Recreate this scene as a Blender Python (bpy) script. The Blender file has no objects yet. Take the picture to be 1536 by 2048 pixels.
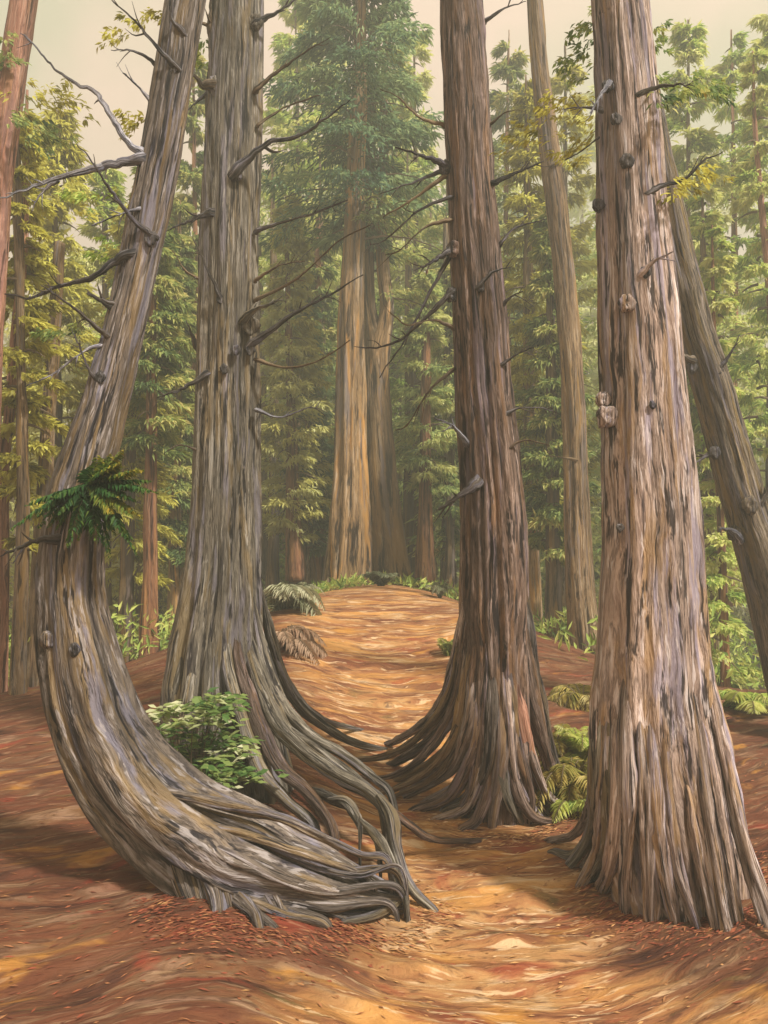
import bpy, math, random
import numpy as np
from mathutils import Vector
random.seed(7); RNG = np.random.default_rng(11)
S = bpy.context.scene
COL = S.collection

# ------------------------------------------------------------------ camera, sky, sun, exposure
F, HY, CZ = 1600.0, 1060.0, 2.4          # focal length in photo pixels, horizon row, eye height
cam = bpy.data.cameras.new('camera'); camo = bpy.data.objects.new('camera', cam); COL.objects.link(camo)
camo.location = (0, 0, CZ); camo.rotation_euler = (math.radians(90), 0, 0)
cam.sensor_fit = 'HORIZONTAL'; cam.sensor_width = 36; cam.lens = 36 * F / 1536
cam.shift_y = (HY - 1024) / 1536; cam.clip_end = 1000; cam.clip_start = 0.05
S.camera = camo
W = bpy.data.worlds.new("World"); S.world = W; W.use_nodes = True
SUN_EL, SUN_AZ = math.radians(50), math.radians(131)   # azimuth clockwise from +Y: behind the viewer, to the right
nt = W.node_tree; nt.nodes.clear()
wo = nt.nodes.new('ShaderNodeOutputWorld'); bg = nt.nodes.new('ShaderNodeBackground')
sky = nt.nodes.new('ShaderNodeTexSky'); sky.sky_type = 'NISHITA'; sky.sun_disc = False
sky.sun_elevation = SUN_EL; sky.sun_rotation = SUN_AZ; sky.dust_density = 5; sky.air_density = 1.0; sky.ozone_density = 0.3
mx = nt.nodes.new('ShaderNodeMix'); mx.data_type = 'RGBA'; mx.inputs[0].default_value = 0.93
mx.inputs[7].default_value = (7.2, 5.7, 4.1, 1)       # warm overcast veil
tc = nt.nodes.new('ShaderNodeTexCoord'); ns = nt.nodes.new('ShaderNodeTexNoise'); ns.inputs['Scale'].default_value = 3.0
ns.inputs['Detail'].default_value = 5
rp = nt.nodes.new('ShaderNodeValToRGB')
rp.color_ramp.elements[0].position = .42; rp.color_ramp.elements[0].color = (4.3, 3.9, 2.55, 1)
rp.color_ramp.elements[1].position = .58; rp.color_ramp.elements[1].color = (6.9, 4.8, 3.7, 1)
nt.links.new(tc.outputs['Generated'], ns.inputs['Vector']); nt.links.new(ns.outputs[0], rp.inputs[0])
nt.links.new(rp.outputs[0], mx.inputs[7]); nt.links.new(sky.outputs[0], mx.inputs[6])
nt.links.new(mx.outputs[2], bg.inputs[0]); bg.inputs[1].default_value = 0.092
nt.links.new(bg.outputs[0], wo.inputs[0])
sl = bpy.data.lights.new('sun', 'SUN'); sl.energy = 5.0; sl.angle = math.radians(5); sl.color = (1, .94, .85)
so = bpy.data.objects.new('sun', sl); COL.objects.link(so)
d = Vector((math.sin(SUN_AZ) * math.cos(SUN_EL), math.cos(SUN_AZ) * math.cos(SUN_EL), math.sin(SUN_EL)))
so.rotation_euler = d.to_track_quat('Z', 'Y').to_euler(); so.location = (4, -4, 12)
S.view_settings.view_transform = 'Standard'; S.view_settings.look = 'None'
S.view_settings.gamma = 1; S.view_settings.exposure = 0.92
S.view_settings.use_curve_mapping = False
S.cycles.max_bounces = 6; S.cycles.diffuse_bounces = 3; S.cycles.transparent_max_bounces = 4

# ------------------------------------------------------------------ numeric helpers
def _h(ix, iy, iz, s):
    n = (ix * 374761393 + iy * 668265263 + iz * 2147483647 + s * 1274126177) & 0xffffffff
    n = ((n ^ (n >> 13)) * 1274126177) & 0xffffffff
    return ((n ^ (n >> 16)) & 0xffff) / 65535.0
def vn(x, y, z=0.0, s=0):
    x, y, z = np.broadcast_arrays(np.asarray(x, float), np.asarray(y, float), np.asarray(z, float))
    ix, iy, iz = np.floor(x).astype(np.int64), np.floor(y).astype(np.int64), np.floor(z).astype(np.int64)
    fx, fy, fz = x - ix, y - iy, z - iz
    fx, fy, fz = fx*fx*(3-2*fx), fy*fy*(3-2*fy), fz*fz*(3-2*fz)
    r = 0
    for a in (0, 1):
        for b in (0, 1):
            for c in (0, 1):
                w = (fx if a else 1-fx) * (fy if b else 1-fy) * (fz if c else 1-fz)
                r = r + w * _h(ix+a, iy+b, iz+c, s)
    return r * 2 - 1
def fbm(x, y, z=0.0, s=0, o=3):
    r, a = 0, 1.0
    for k in range(o):
        r = r + a * vn(x * 2**k, y * 2**k, z * 2**k, s + k * 17); a *= .5
    return r / 1.75
def ss(t): t = np.clip(t, 0, 1); return t*t*(3-2*t)
def nrm(v): return v / np.maximum(np.linalg.norm(v, axis=-1, keepdims=True), 1e-9)

def P(px, py, Y): return np.array([(px - 768) / F * Y, Y, CZ + (HY - py) / F * Y])

PATHX = lambda y: 0.62 - 0.75 * ss((y - 5) / 8)         # centre of the trodden path
def ground(x, y):
    x = np.asarray(x, float); y = np.asarray(y, float)
    H = 1.36 * np.exp(-np.abs((x + .2) / 3.7)**2.4)
    z = H * ss((y - 6.2) / 7.8)
    side = 1 - np.exp(-(x / 3.6)**2)
    z = z - np.clip((y - 10.5) * .14, 0, 3.0) * side - np.clip((y - 15.5) * .05, 0, 1.6)
    dx = x - PATHX(y)
    bank = .16 * ss((np.abs(dx) - .35) / 1.5) * ss((y - 2.5) / 2) * (1 - ss((y - 12) / 3))
    z = z + bank - .05
    # soft mound the curved tree grows from, bank falling away left of it
    z = z - .02 * np.exp(-((x + 1.6) / .9)**2 - ((y - 4.6) / 1.2)**2)
    return z
def ghit(px, py):
    """distance at which the line of sight through a photo pixel meets the ground"""
    ys = np.linspace(1.2, 40, 4000)
    zz = CZ + (HY - py) / F * ys - ground((px - 768) / F * ys, ys)
    k = np.where(zz < 0)[0]
    return float(ys[k[0]]) if len(k) else 16.0

def catmull(P_, n):
    P_ = np.asarray(P_, float)
    if len(P_) == 2: P_ = np.array([P_[0], (P_[0]+P_[1])/2, P_[1]])
    seg = np.r_[0, np.cumsum(np.linalg.norm(np.diff(P_[:, :3], axis=0), axis=1))]
    t = np.linspace(0, seg[-1], n)
    E = np.vstack([2*P_[0]-P_[1], P_, 2*P_[-1]-P_[-2]])
    i = np.clip(np.searchsorted(seg, t, side='right') - 1, 0, len(P_) - 2)
    u = ((t - seg[i]) / np.maximum(seg[i+1] - seg[i], 1e-9))[:, None]
    p0, p1, p2, p3 = E[i], E[i+1], E[i+2], E[i+3]
    return .5 * (2*p1 + (p2-p0)*u + (2*p0-5*p1+4*p2-p3)*u**2 + (3*p1-p0-3*p2+p3)*u**3), t

def make_mesh(name, V, Fq, attrs=None, smooth=True):
    """V (n,3); Fq (m,k) faces of k corners"""
    me = bpy.data.meshes.new(name)
    V = np.ascontiguousarray(V, dtype=np.float32); Fq = np.ascontiguousarray(Fq, dtype=np.int32)
    m, k = Fq.shape
    me.vertices.add(len(V)); me.vertices.foreach_set('co', V.ravel())
    me.loops.add(m * k); me.loops.foreach_set('vertex_index', Fq.ravel())
    me.polygons.add(m); me.polygons.foreach_set('loop_start', np.arange(0, m*k, k, dtype=np.int32))
    me.polygons.foreach_set('loop_total', np.full(m, k, dtype=np.int32))
    me.update(calc_edges=True)
    if smooth: me.polygons.foreach_set('use_smooth', np.ones(m, dtype=bool))
    for nme, a in (attrs or {}).items():
        a = np.asarray(a, dtype=np.float32)
        if a.ndim == 2:
            at = me.attributes.new(nme, 'FLOAT_VECTOR', 'POINT'); at.data.foreach_set('vector', a.ravel())
        else:
            at = me.attributes.new(nme, 'FLOAT', 'POINT'); at.data.foreach_set('value', a.ravel())
    me.validate(); return me
def link(name, me, mat=None, parent=None, loc=None):
    o = bpy.data.objects.new(name, me); COL.objects.link(o)
    if mat is not None and not me.materials: me.materials.append(mat)
    if parent is not None: o.parent = parent
    if loc is not None: o.location = loc
    return o
def tag(o, label=None, cat=None, group=None, kind=None):
    for k, v in (('label', label), ('category', cat), ('group', group), ('kind', kind)):
        if v: o[k] = v
    return o
def thing(name, loc, label, cat, group=None):
    o = bpy.data.objects.new(name, None); COL.objects.link(o); o.location = [float(c) for c in loc]
    o.empty_display_size = .2
    return tag(o, label, cat, group)

def sweep(pts, rad, nseg=12, ds=.1, frame='up', bark=0.0, barkf=14.0, flute=0.0, seed=0, cap=True, lump=.12, flat=1.0, s0=0.0):
    """tube along a smooth line with its own grain; returns V, faces, grain coordinates"""
    Q = np.c_[np.asarray(pts, float), np.asarray(rad, float)]
    L = np.sum(np.linalg.norm(np.diff(Q[:, :3], axis=0), axis=1))
    n = max(4, int(L / ds) + 1)
    C, t = catmull(Q, n); R = np.maximum(C[:, 3], .0015); C = C[:, :3]
    T = nrm(np.gradient(C, axis=0))
    if frame == 'up':
        ref = np.array([0, -1.0, 0]); A = nrm(ref - T * (T @ ref)[:, None]); B = np.cross(T, A)
    else:
        A = np.zeros_like(T); r0 = np.array([0, 0, 1.0]) if abs(T[0, 2]) < .8 else np.array([1.0, 0, 0])
        a = r0 - T[0] * (T[0] @ r0); A[0] = a / np.linalg.norm(a)
        for i in range(1, n):
            a = A[i-1] - T[i] * (T[i] @ A[i-1]); A[i] = a / np.linalg.norm(a)
        B = np.cross(T, A)
    th = np.linspace(0, 2*np.pi, nseg, endpoint=False)
    ct, st = np.cos(th)[None, :], np.sin(th)[None, :]
    tt, RR = t[:, None], R[:, None]
    Rm = float(np.median(R))
    gx, gy, gz = ct * Rm + 0*tt, st * Rm + 0*tt, tt + s0 + 0*ct
    disp = 0
    if lump: disp = disp + RR * lump * fbm(ct*1.1+3, st*1.1, tt*.55/max(Rm, .05)*.25, seed+5, 2)
    if flute:
        fl = flute if np.isscalar(flute) else np.interp(t, np.linspace(0, L, len(flute)), flute)[:, None]
        w = vn(tt*.5, 0*ct, 0, seed+9) * .25
        f = vn(ct*2.3+w, st*2.3, tt*.16, seed+1); f2 = vn(ct*4.6+w, st*4.6, tt*.25, seed+2)
        disp = disp + RR * fl * (f * .75 + (1 - 2*np.abs(f2)) * .45)
    if bark:
        k = barkf; w = fbm(gx*3, gy*3, gz*1.1, seed+3, 2) * .05
        r1 = 1 - 2*np.abs(vn((gx+w)*k, (gy+w)*k, gz*k*.085, seed+11))
        r2 = 1 - 2*np.abs(vn((gx+w)*k*2.3, (gy+w)*k*2.3, gz*k*.16, seed+12))
        r3 = vn(gx*k*1.3, gy*k*1.3, gz*k*.45, seed+13)
        disp = disp + 1.35 * bark * (r1*.62 + r2*.34 + r3*.28)
    rr = RR * (1 - .45*lump) + disp - bark * .75
    if flute: rr = rr - RR * fl * .55
    V = C[:, None, :] + A[:, None, :] * (ct * rr)[:, :, None] + B[:, None, :] * (st * rr * flat)[:, :, None]
    V = V.reshape(-1, 3); G = np.stack([gx, gy, gz], -1).reshape(-1, 3)
    i = np.arange(n-1)[:, None] * nseg; j = np.arange(nseg)[None, :]; j2 = (j+1) % nseg
    Fq = np.stack([i+j, i+j2, i+nseg+j2, i+nseg+j], -1).reshape(-1, 4)
    if cap:
        b = len(V); V = np.vstack([V, C[0] - T[0]*R[0]*.25, C[-1] + T[-1]*R[-1]*.5]); G = np.vstack([G, G[0], G[-1]])
        jj = np.arange(nseg); k2 = (jj+1) % nseg; e = (n-1)*nseg
        Fq = np.vstack([Fq, np.stack([np.full(nseg, b), k2, jj, np.full(nseg, b)], -1)[:, [0, 1, 2, 2]]*1,
                        np.stack([np.full(nseg, b+1), e+jj, e+k2, e+k2], -1)])
    return V, Fq, G
def tri_fix(Fq):   # split degenerate quads out
    deg = Fq[:, 2] == Fq[:, 3]; return Fq[~deg], Fq[deg][:, :3]
def tube_obj(name, pts, rad, mat, parent, base, **kw):
    V, Fq, G = sweep(pts, rad, **kw)
    V = V - np.asarray(base)
    q, tr = tri_fix(Fq)
    me = bpy.data.meshes.new(name)
    Vf = np.ascontiguousarray(V, dtype=np.float32)
    me.vertices.add(len(Vf)); me.vertices.foreach_set('co', Vf.ravel())
    li = np.r_[q.ravel(), tr.ravel()].astype(np.int32)
    tot = np.r_[np.full(len(q), 4), np.full(len(tr), 3)].astype(np.int32)
    me.loops.add(len(li)); me.loops.foreach_set('vertex_index', li)
    me.polygons.add(len(tot)); me.polygons.foreach_set('loop_start', (np.cumsum(tot)-tot).astype(np.int32))
    me.polygons.foreach_set('loop_total', tot); me.update(calc_edges=True)
    me.polygons.foreach_set('use_smooth', np.ones(len(tot), dtype=bool))
    at = me.attributes.new('grain', 'FLOAT_VECTOR', 'POINT'); at.data.foreach_set('vector', G.astype(np.float32).ravel())
    me.validate()
    return link(name, me, mat, parent)

# ------------------------------------------------------------------ materials
def new_mat(name):
    m = bpy.data.materials.new(name); m.use_nodes = True; m.node_tree.nodes.clear(); return m, m.node_tree
def ramp(nt, stops):
    r = nt.nodes.new('ShaderNodeValToRGB'); e = r.color_ramp.elements
    e[0].position, e[0].color = stops[0][0], (*stops[0][1], 1)
    e[1].position, e[1].color = stops[-1][0], (*stops[-1][1], 1)
    for p, c in stops[1:-1]:
        x = e.new(p); x.color = (*c, 1)
    return r
def noise(nt, vec, scale, detail=3, rough=.55, dist=0.0):
    n = nt.nodes.new('ShaderNodeTexNoise'); n.inputs['Scale'].default_value = scale
    n.inputs['Detail'].default_value = detail; n.inputs['Roughness'].default_value = rough
    n.inputs['Distortion'].default_value = dist; nt.links.new(vec, n.inputs['Vector']); return n
def mapping(nt, vec, sc, loc=(0, 0, 0)):
    m = nt.nodes.new('ShaderNodeMapping'); m.inputs['Scale'].default_value = sc; m.inputs['Location'].default_value = loc
    nt.links.new(vec, m.inputs['Vector']); return m.outputs[0]
def mixc(nt, fac, a, b):
    m = nt.nodes.new('ShaderNodeMix'); m.data_type = 'RGBA'
    for s, v in ((0, fac), (6, a), (7, b)):
        if isinstance(v, (int, float)): m.inputs[s].default_value = v
        elif isinstance(v, tuple): m.inputs[s].default_value = (*v, 1)
        else: nt.links.new(v, m.inputs[s])
    return m.outputs[2]
def step(nt, val, a, b, top=1.0):
    m = nt.nodes.new('ShaderNodeMapRange'); m.inputs[1].default_value = a; m.inputs[2].default_value = b
    m.inputs[4].default_value = top; m.interpolation_type = 'SMOOTHSTEP'; nt.links.new(val, m.inputs[0]); return m.outputs[0]

def bark_mat(name, dark, mid, light, pale, accent, acc_amt=.5, k=1.0, blot=(.30, .24, .33), seed=0.0, bump=.9):
    m, nt = new_mat(name)
    at = nt.nodes.new('ShaderNodeAttribute'); at.attribute_name = 'grain'; g = at.outputs['Vector']
    # low wandering of the grain so that fibres weave
    wn = noise(nt, mapping(nt, g, (2, 2, 1.2), (seed, 0, 0)), 1.5, 2)
    vm = nt.nodes.new('ShaderNodeVectorMath'); vm.operation = 'MULTIPLY_ADD'
    vm.inputs[1].default_value = (.045, .045, .0); nt.links.new(wn.outputs['Color'], vm.inputs[0]); nt.links.new(g, vm.inputs[2])
    g2 = vm.outputs[0]
    n1 = noise(nt, mapping(nt, g2, (24*k, 24*k, 1.15*k), (seed, 1, 2)), 1, 6, .66, .25)
    c = ramp(nt, [(.34, dark), (.42, mid), (.485, light), (.53, tuple(x*.62 for x in mid)), (.58, light), (.66, pale)]); nt.links.new(n1.outputs[0], c.inputs[0])
    n2 = noise(nt, mapping(nt, g2, (14*k, 14*k, .8*k), (seed+5, 1, 2)), 1, 4, .6, .4)
    col = mixc(nt, step(nt, n2.outputs[0], .52, .60, acc_amt), c.outputs[0], accent)
    n3 = noise(nt, mapping(nt, g2, (17*k, 17*k, .9*k), (seed+9, 4, 2)), 1, 4, .6, .2)
    col = mixc(nt, step(nt, n3.outputs[0], .54, .62, .75), col, blot)
    n4 = noise(nt, mapping(nt, g2, (34*k, 34*k, 1.8*k), (seed+2, 7, 2)), 1, 4, .65, .4)
    col = mixc(nt, step(nt, n4.outputs[0], .535, .61, .92), col, tuple(x*.45 for x in dark))
    n5 = noise(nt, mapping(nt, g2, (60*k, 60*k, 4*k), (seed+3, 9, 1)), 1, 3, .6, .3)
    col = mixc(nt, step(nt, n5.outputs[0], .58, .65, .65), col, pale)
    n6 = noise(nt, mapping(nt, g2, (5*k, 5*k, .5*k), (seed+4, 3, 8)), 1, 3, .6, .4)
    mr = nt.nodes.new('ShaderNodeMapRange'); mr.inputs[1].default_value = .35; mr.inputs[2].default_value = .65
    mr.inputs[3].default_value = .58; mr.inputs[4].default_value = 1.25; nt.links.new(n6.outputs[0], mr.inputs[0])
    hs = nt.nodes.new('ShaderNodeHueSaturation'); nt.links.new(col, hs.inputs['Color']); nt.links.new(mr.outputs[0], hs.inputs['Value'])
    col = hs.outputs[0]
    bs = nt.nodes.new('ShaderNodeBsdfPrincipled'); nt.links.new(col, bs.inputs['Base Color'])
    bs.inputs['Roughness'].default_value = .72; bs.inputs['Specular IOR Level'].default_value = .25
    bp = nt.nodes.new('ShaderNodeBump'); bp.inputs['Strength'].default_value = bump; bp.inputs['Distance'].default_value = .05
    ad = nt.nodes.new('ShaderNodeMath'); ad.operation = 'MULTIPLY_ADD'; ad.inputs[1].default_value = .6
    nt.links.new(n1.outputs[0], ad.inputs[0]); nt.links.new(n4.outputs[0], ad.inputs[2])
    inv = nt.nodes.new('ShaderNodeMath'); inv.operation = 'MULTIPLY_ADD'; inv.inputs[1].default_value = -1.0
    nt.links.new(n4.outputs[0], inv.inputs[0]); nt.links.new(n1.outputs[0], inv.inputs[2])
    nt.links.new(inv.outputs[0], bp.inputs['Height']); nt.links.new(bp.outputs[0], bs.inputs['Normal'])
    o = nt.nodes.new('ShaderNodeOutputMaterial'); nt.links.new(bs.outputs[0], o.inputs[0]); return m

def leaf_mat(name, stops, trans=.35, rough=.6):
    m, nt = new_mat(name)
    at = nt.nodes.new('ShaderNodeAttribute'); at.attribute_name = 'tone'
    c = ramp(nt, stops); nt.links.new(at.outputs['Fac'], c.inputs[0])
    bs = nt.nodes.new('ShaderNodeBsdfPrincipled'); bs.inputs['Roughness'].default_value = rough
    bs.inputs['Specular IOR Level'].default_value = .25
    nt.links.new(c.outputs[0], bs.inputs['Base Color'])
    tr = nt.nodes.new('ShaderNodeBsdfTranslucent'); nt.links.new(c.outputs[0], tr.inputs['Color'])
    mi = nt.nodes.new('ShaderNodeMixShader'); mi.inputs[0].default_value = trans
    nt.links.new(bs.outputs[0], mi.inputs[1]); nt.links.new(tr.outputs[0], mi.inputs[2])
    o = nt.nodes.new('ShaderNodeOutputMaterial'); nt.links.new(mi.outputs[0], o.inputs[0]); return m

M = {}
M['curved'] = bark_mat('curved tree bark', (.022, .018, .026), (.105, .082, .068), (.21, .168, .135), (.42, .38, .375), (.30, .19, .06), .42, 1.0, (.21, .20, .26), 1.3)
M['cedar'] = bark_mat('grey cedar bark', (.028, .022, .022), (.11, .094, .074), (.20, .172, .13), (.37, .34, .295), (.23, .155, .055), .45, .95, (.21, .19, .22), 4.1)
M['mid'] = bark_mat('brown cedar bark', (.030, .02, .02), (.125, .08, .06), (.215, .145, .11), (.40, .30, .26), (.28, .14, .045), .4, 1.0, (.22, .17, .20), 7.7)
M['right'] = bark_mat('pinkish cedar bark', (.045, .03, .03), (.27, .19, .155), (.46, .345, .285), (.68, .59, .57), (.42, .25, .09), .5, .9, (.32, .28, .36), 12.4)
M['lean'] = bark_mat('leaning trunk bark', (.03, .026, .03), (.13, .105, .085), (.24, .19, .13), (.33, .28, .25), (.30, .20, .05), .5, 1.1, (.16, .15, .19), 17.0)
M['slim'] = bark_mat('slim trunk bark', (.06, .035, .02), (.20, .125, .07), (.30, .20, .11), (.38, .30, .21), (.34, .20, .06), .6, .8, (.20, .17, .17), 21.0)
M['redwood'] = bark_mat('ochre redwood bark', (.05, .032, .022), (.21, .13, .065), (.33, .21, .10), (.42, .32, .22), (.50, .25, .06), .7, .42, (.17, .15, .16), 25.0)
M['darkwood'] = bark_mat('dark redwood bark', (.035, .022, .014), (.13, .085, .045), (.22, .14, .065), (.30, .22, .13), (.30, .17, .05), .6, .42, (.14, .12, .13), 29.0)
M['pink'] = bark_mat('pink red bark', (.15, .055, .035), (.38, .17, .11), (.50, .25, .17), (.58, .36, .27), (.40, .20, .08), .5, .7, (.30, .16, .14), 33.0)
M['rust'] = bark_mat('rust bark', (.07, .028, .015), (.24, .10, .05), (.36, .17, .08), (.40, .25, .16), (.40, .20, .06), .5, .5, (.2, .1, .08), 37.0)
M['dead'] = bark_mat('dead branch wood', (.018, .016, .022), (.06, .05, .048), (.11, .095, .085), (.30, .28, .30), (.16, .11, .05), .3, 1.6, (.13, .12, .16), 41.0)
M['pale'] = bark_mat('weathered silver wood', (.03, .03, .05), (.18, .175, .21), (.36, .355, .40), (.66, .65, .70), (.16, .12, .08), .3, 1.6, (.12, .12, .18), 45.0)
M['twig'] = bark_mat('twig wood', (.05, .03, .015), (.14, .095, .05), (.2, .14, .08), (.26, .2, .13), (.2, .12, .04), .3, 1, (.13, .1, .08), 47.0)
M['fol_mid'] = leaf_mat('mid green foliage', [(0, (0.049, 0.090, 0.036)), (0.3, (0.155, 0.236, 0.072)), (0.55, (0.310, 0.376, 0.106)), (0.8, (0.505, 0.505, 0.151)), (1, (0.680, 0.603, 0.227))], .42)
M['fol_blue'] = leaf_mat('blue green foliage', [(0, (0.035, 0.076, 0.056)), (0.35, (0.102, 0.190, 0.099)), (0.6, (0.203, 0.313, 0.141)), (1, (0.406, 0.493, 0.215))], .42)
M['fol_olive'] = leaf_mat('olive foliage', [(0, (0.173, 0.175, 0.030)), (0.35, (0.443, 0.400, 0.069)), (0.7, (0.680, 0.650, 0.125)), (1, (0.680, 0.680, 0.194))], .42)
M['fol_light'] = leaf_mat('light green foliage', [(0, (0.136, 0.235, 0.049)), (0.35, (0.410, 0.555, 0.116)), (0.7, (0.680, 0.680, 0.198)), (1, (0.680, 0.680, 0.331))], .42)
M['fol_sprig'] = leaf_mat('cedar sprig foliage', [(0, (.010, .034, .010)), (.45, (.03, .10, .02)), (.72, (.12, .17, .02)), (1, (.42, .32, .04))])
M['fol_shrub'] = leaf_mat('shrub foliage', [(0, (.03, .07, .022)), (.38, (.09, .18, .04)), (.68, (.28, .34, .10)), (1, (.66, .66, .42))])
M['far_olive'] = leaf_mat('far olive foliage', [(0, (0.263, 0.270, 0.071)), (0.35, (0.614, 0.562, 0.145)), (0.7, (0.680, 0.680, 0.260)), (1, (0.680, 0.680, 0.360))], .42)  # far leaf colours lightened to paint in the paleness of distance
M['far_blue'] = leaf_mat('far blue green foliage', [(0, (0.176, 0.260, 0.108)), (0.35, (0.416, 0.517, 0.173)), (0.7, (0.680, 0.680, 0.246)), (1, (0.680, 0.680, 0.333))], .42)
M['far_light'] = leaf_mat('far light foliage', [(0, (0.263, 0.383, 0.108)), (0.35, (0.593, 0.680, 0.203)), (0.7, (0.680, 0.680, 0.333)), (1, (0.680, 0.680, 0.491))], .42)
M['fern_pale'] = leaf_mat('pale fern', [(0, (.09, .11, .06)), (.5, (.30, .32, .18)), (1, (.58, .56, .38))])
M['fern_dry'] = leaf_mat('dry fern', [(0, (.16, .08, .045)), (.5, (.34, .20, .12)), (1, (.52, .37, .25))])
M['fern_gold'] = leaf_mat('golden fern', [(0, (.10, .12, .03)), (.45, (.30, .29, .07)), (.75, (.50, .38, .10)), (1, (.62, .54, .24))])
M['litter'] = leaf_mat('fallen bark and leaves', [(0, (.11, .035, .02)), (.25, (.27, .07, .035)), (.5, (.36, .17, .07)), (.75, (.55, .31, .12)), (1, (.72, .50, .30))], .1, .7)

# ground material ---------------------------------------------------
gm, nt = new_mat('forest floor')
fa = nt.nodes.new('ShaderNodeAttribute'); fa.attribute_name = 'flow'
pa = nt.nodes.new('ShaderNodeAttribute'); pa.attribute_name = 'path'
fv = fa.outputs['Vector']
wn = noise(nt, mapping(nt, fv, (.8, 2.0, 1)), 1.4, 2)
vm = nt.nodes.new('ShaderNodeVectorMath'); vm.operation = 'MULTIPLY_ADD'; vm.inputs[1].default_value = (.0, .35, 0)
nt.links.new(wn.outputs['Color'], vm.inputs[0]); nt.links.new(fv, vm.inputs[2]); fv2 = vm.outputs[0]
a1 = noise(nt, mapping(nt, fv2, (1.3, 5.0, 1)), 1, 5, .58, .8)
a2 = noise(nt, mapping(nt, fv2, (4.5, 20, 1), (3, 1, 0)), 1, 4, .6, .5)
a3 = noise(nt, mapping(nt, fv2, (.75, 2.1, 1), (7, 4, 0)), 1, 4, .55, .3)
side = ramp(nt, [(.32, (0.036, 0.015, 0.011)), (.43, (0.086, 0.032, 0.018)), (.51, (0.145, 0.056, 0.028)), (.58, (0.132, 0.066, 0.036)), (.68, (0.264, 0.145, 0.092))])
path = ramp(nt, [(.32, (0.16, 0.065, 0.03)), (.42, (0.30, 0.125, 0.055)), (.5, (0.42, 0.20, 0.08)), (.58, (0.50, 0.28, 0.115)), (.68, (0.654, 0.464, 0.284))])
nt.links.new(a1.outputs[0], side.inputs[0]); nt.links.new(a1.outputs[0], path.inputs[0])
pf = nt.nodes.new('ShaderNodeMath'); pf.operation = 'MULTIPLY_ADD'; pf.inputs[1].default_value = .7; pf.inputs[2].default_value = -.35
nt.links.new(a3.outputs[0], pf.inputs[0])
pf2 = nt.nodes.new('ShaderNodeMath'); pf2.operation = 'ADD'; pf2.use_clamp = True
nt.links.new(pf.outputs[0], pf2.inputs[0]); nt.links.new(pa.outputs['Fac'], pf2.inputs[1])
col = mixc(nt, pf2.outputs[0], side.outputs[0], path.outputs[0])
col = mixc(nt, step(nt, a2.outputs[0], .54, .64, .65), col, (.075, .032, .022))
b1 = noise(nt, mapping(nt, fv2, (.55, 4.2, 1), (1, 24, 0)), 1, 4, .6, .5)
col = mixc(nt, step(nt, b1.outputs[0], .49, .58, .7), col, (.15, .05, .026))
b2 = noise(nt, mapping(nt, fv2, (.6, 3.2, 1), (5, 44, 0)), 1, 4, .6, .5)
bm = nt.nodes.new('ShaderNodeMath'); bm.operation = 'MULTIPLY'
nt.links.new(step(nt, b2.outputs[0], .50, .62, .8), bm.inputs[0]); nt.links.new(pa.outputs['Fac'], bm.inputs[1])
col = mixc(nt, bm.outputs[0], col, (.62, .31, .09))
r1 = noise(nt, mapping(nt, fv2, (1.3, 3.4, 1), (11, 14, 0)), 1, 4, .6, .5)
col = mixc(nt, step(nt, r1.outputs[0], .58, .68, .6), col, (.27, .045, .025))
r2 = noise(nt, mapping(nt, fv2, (1.1, 3.0, 1), (21, 4, 0)), 1, 4, .6, .5)
col = mixc(nt, step(nt, r2.outputs[0], .58, .70, .6), col, (.55, .26, .05))
r3 = noise(nt, mapping(nt, fv2, (1.4, 4.4, 1), (31, 9, 0)), 1, 4, .6, .5)
col = mixc(nt, step(nt, r3.outputs[0], .62, .70, .45), col, (.12, .12, .045))
r4 = noise(nt, mapping(nt, fv2, (3.2, 22, 1), (41, 9, 0)), 1, 3, .6, .5)
r4m = nt.nodes.new('ShaderNodeMath'); r4m.operation = 'MULTIPLY'
nt.links.new(step(nt, r4.outputs[0], .57, .65, .85), r4m.inputs[0]); pk = nt.nodes.new('ShaderNodeMath'); pk.operation = 'ADD'; pk.inputs[1].default_value = .18; pk.use_clamp = True
nt.links.new(pa.outputs['Fac'], pk.inputs[0]); nt.links.new(pk.outputs[0], r4m.inputs[1])
col = mixc(nt, r4m.outputs[0], col, (.66, .46, .27))
bs = nt.nodes.new('ShaderNodeBsdfPrincipled'); bs.inputs['Roughness'].default_value = .85; bs.inputs['Specular IOR Level'].default_value = .15
nt.links.new(col, bs.inputs['Base Color'])
f1 = noise(nt, mapping(nt, fv2, (24, 60, 1)), 1, 7, .75)
ad = nt.nodes.new('ShaderNodeMath'); ad.operation = 'MULTIPLY_ADD'; ad.inputs[1].default_value = .4
nt.links.new(f1.outputs[0], ad.inputs[0]); nt.links.new(a2.outputs[0], ad.inputs[2])
bp = nt.nodes.new('ShaderNodeBump'); bp.inputs['Strength'].default_value = .8; bp.inputs['Distance'].default_value = .05
nt.links.new(ad.outputs[0], bp.inputs['Height']); nt.links.new(bp.outputs[0], bs.inputs['Normal'])
o = nt.nodes.new('ShaderNodeOutputMaterial'); nt.links.new(bs.outputs[0], o.inputs[0])

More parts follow.
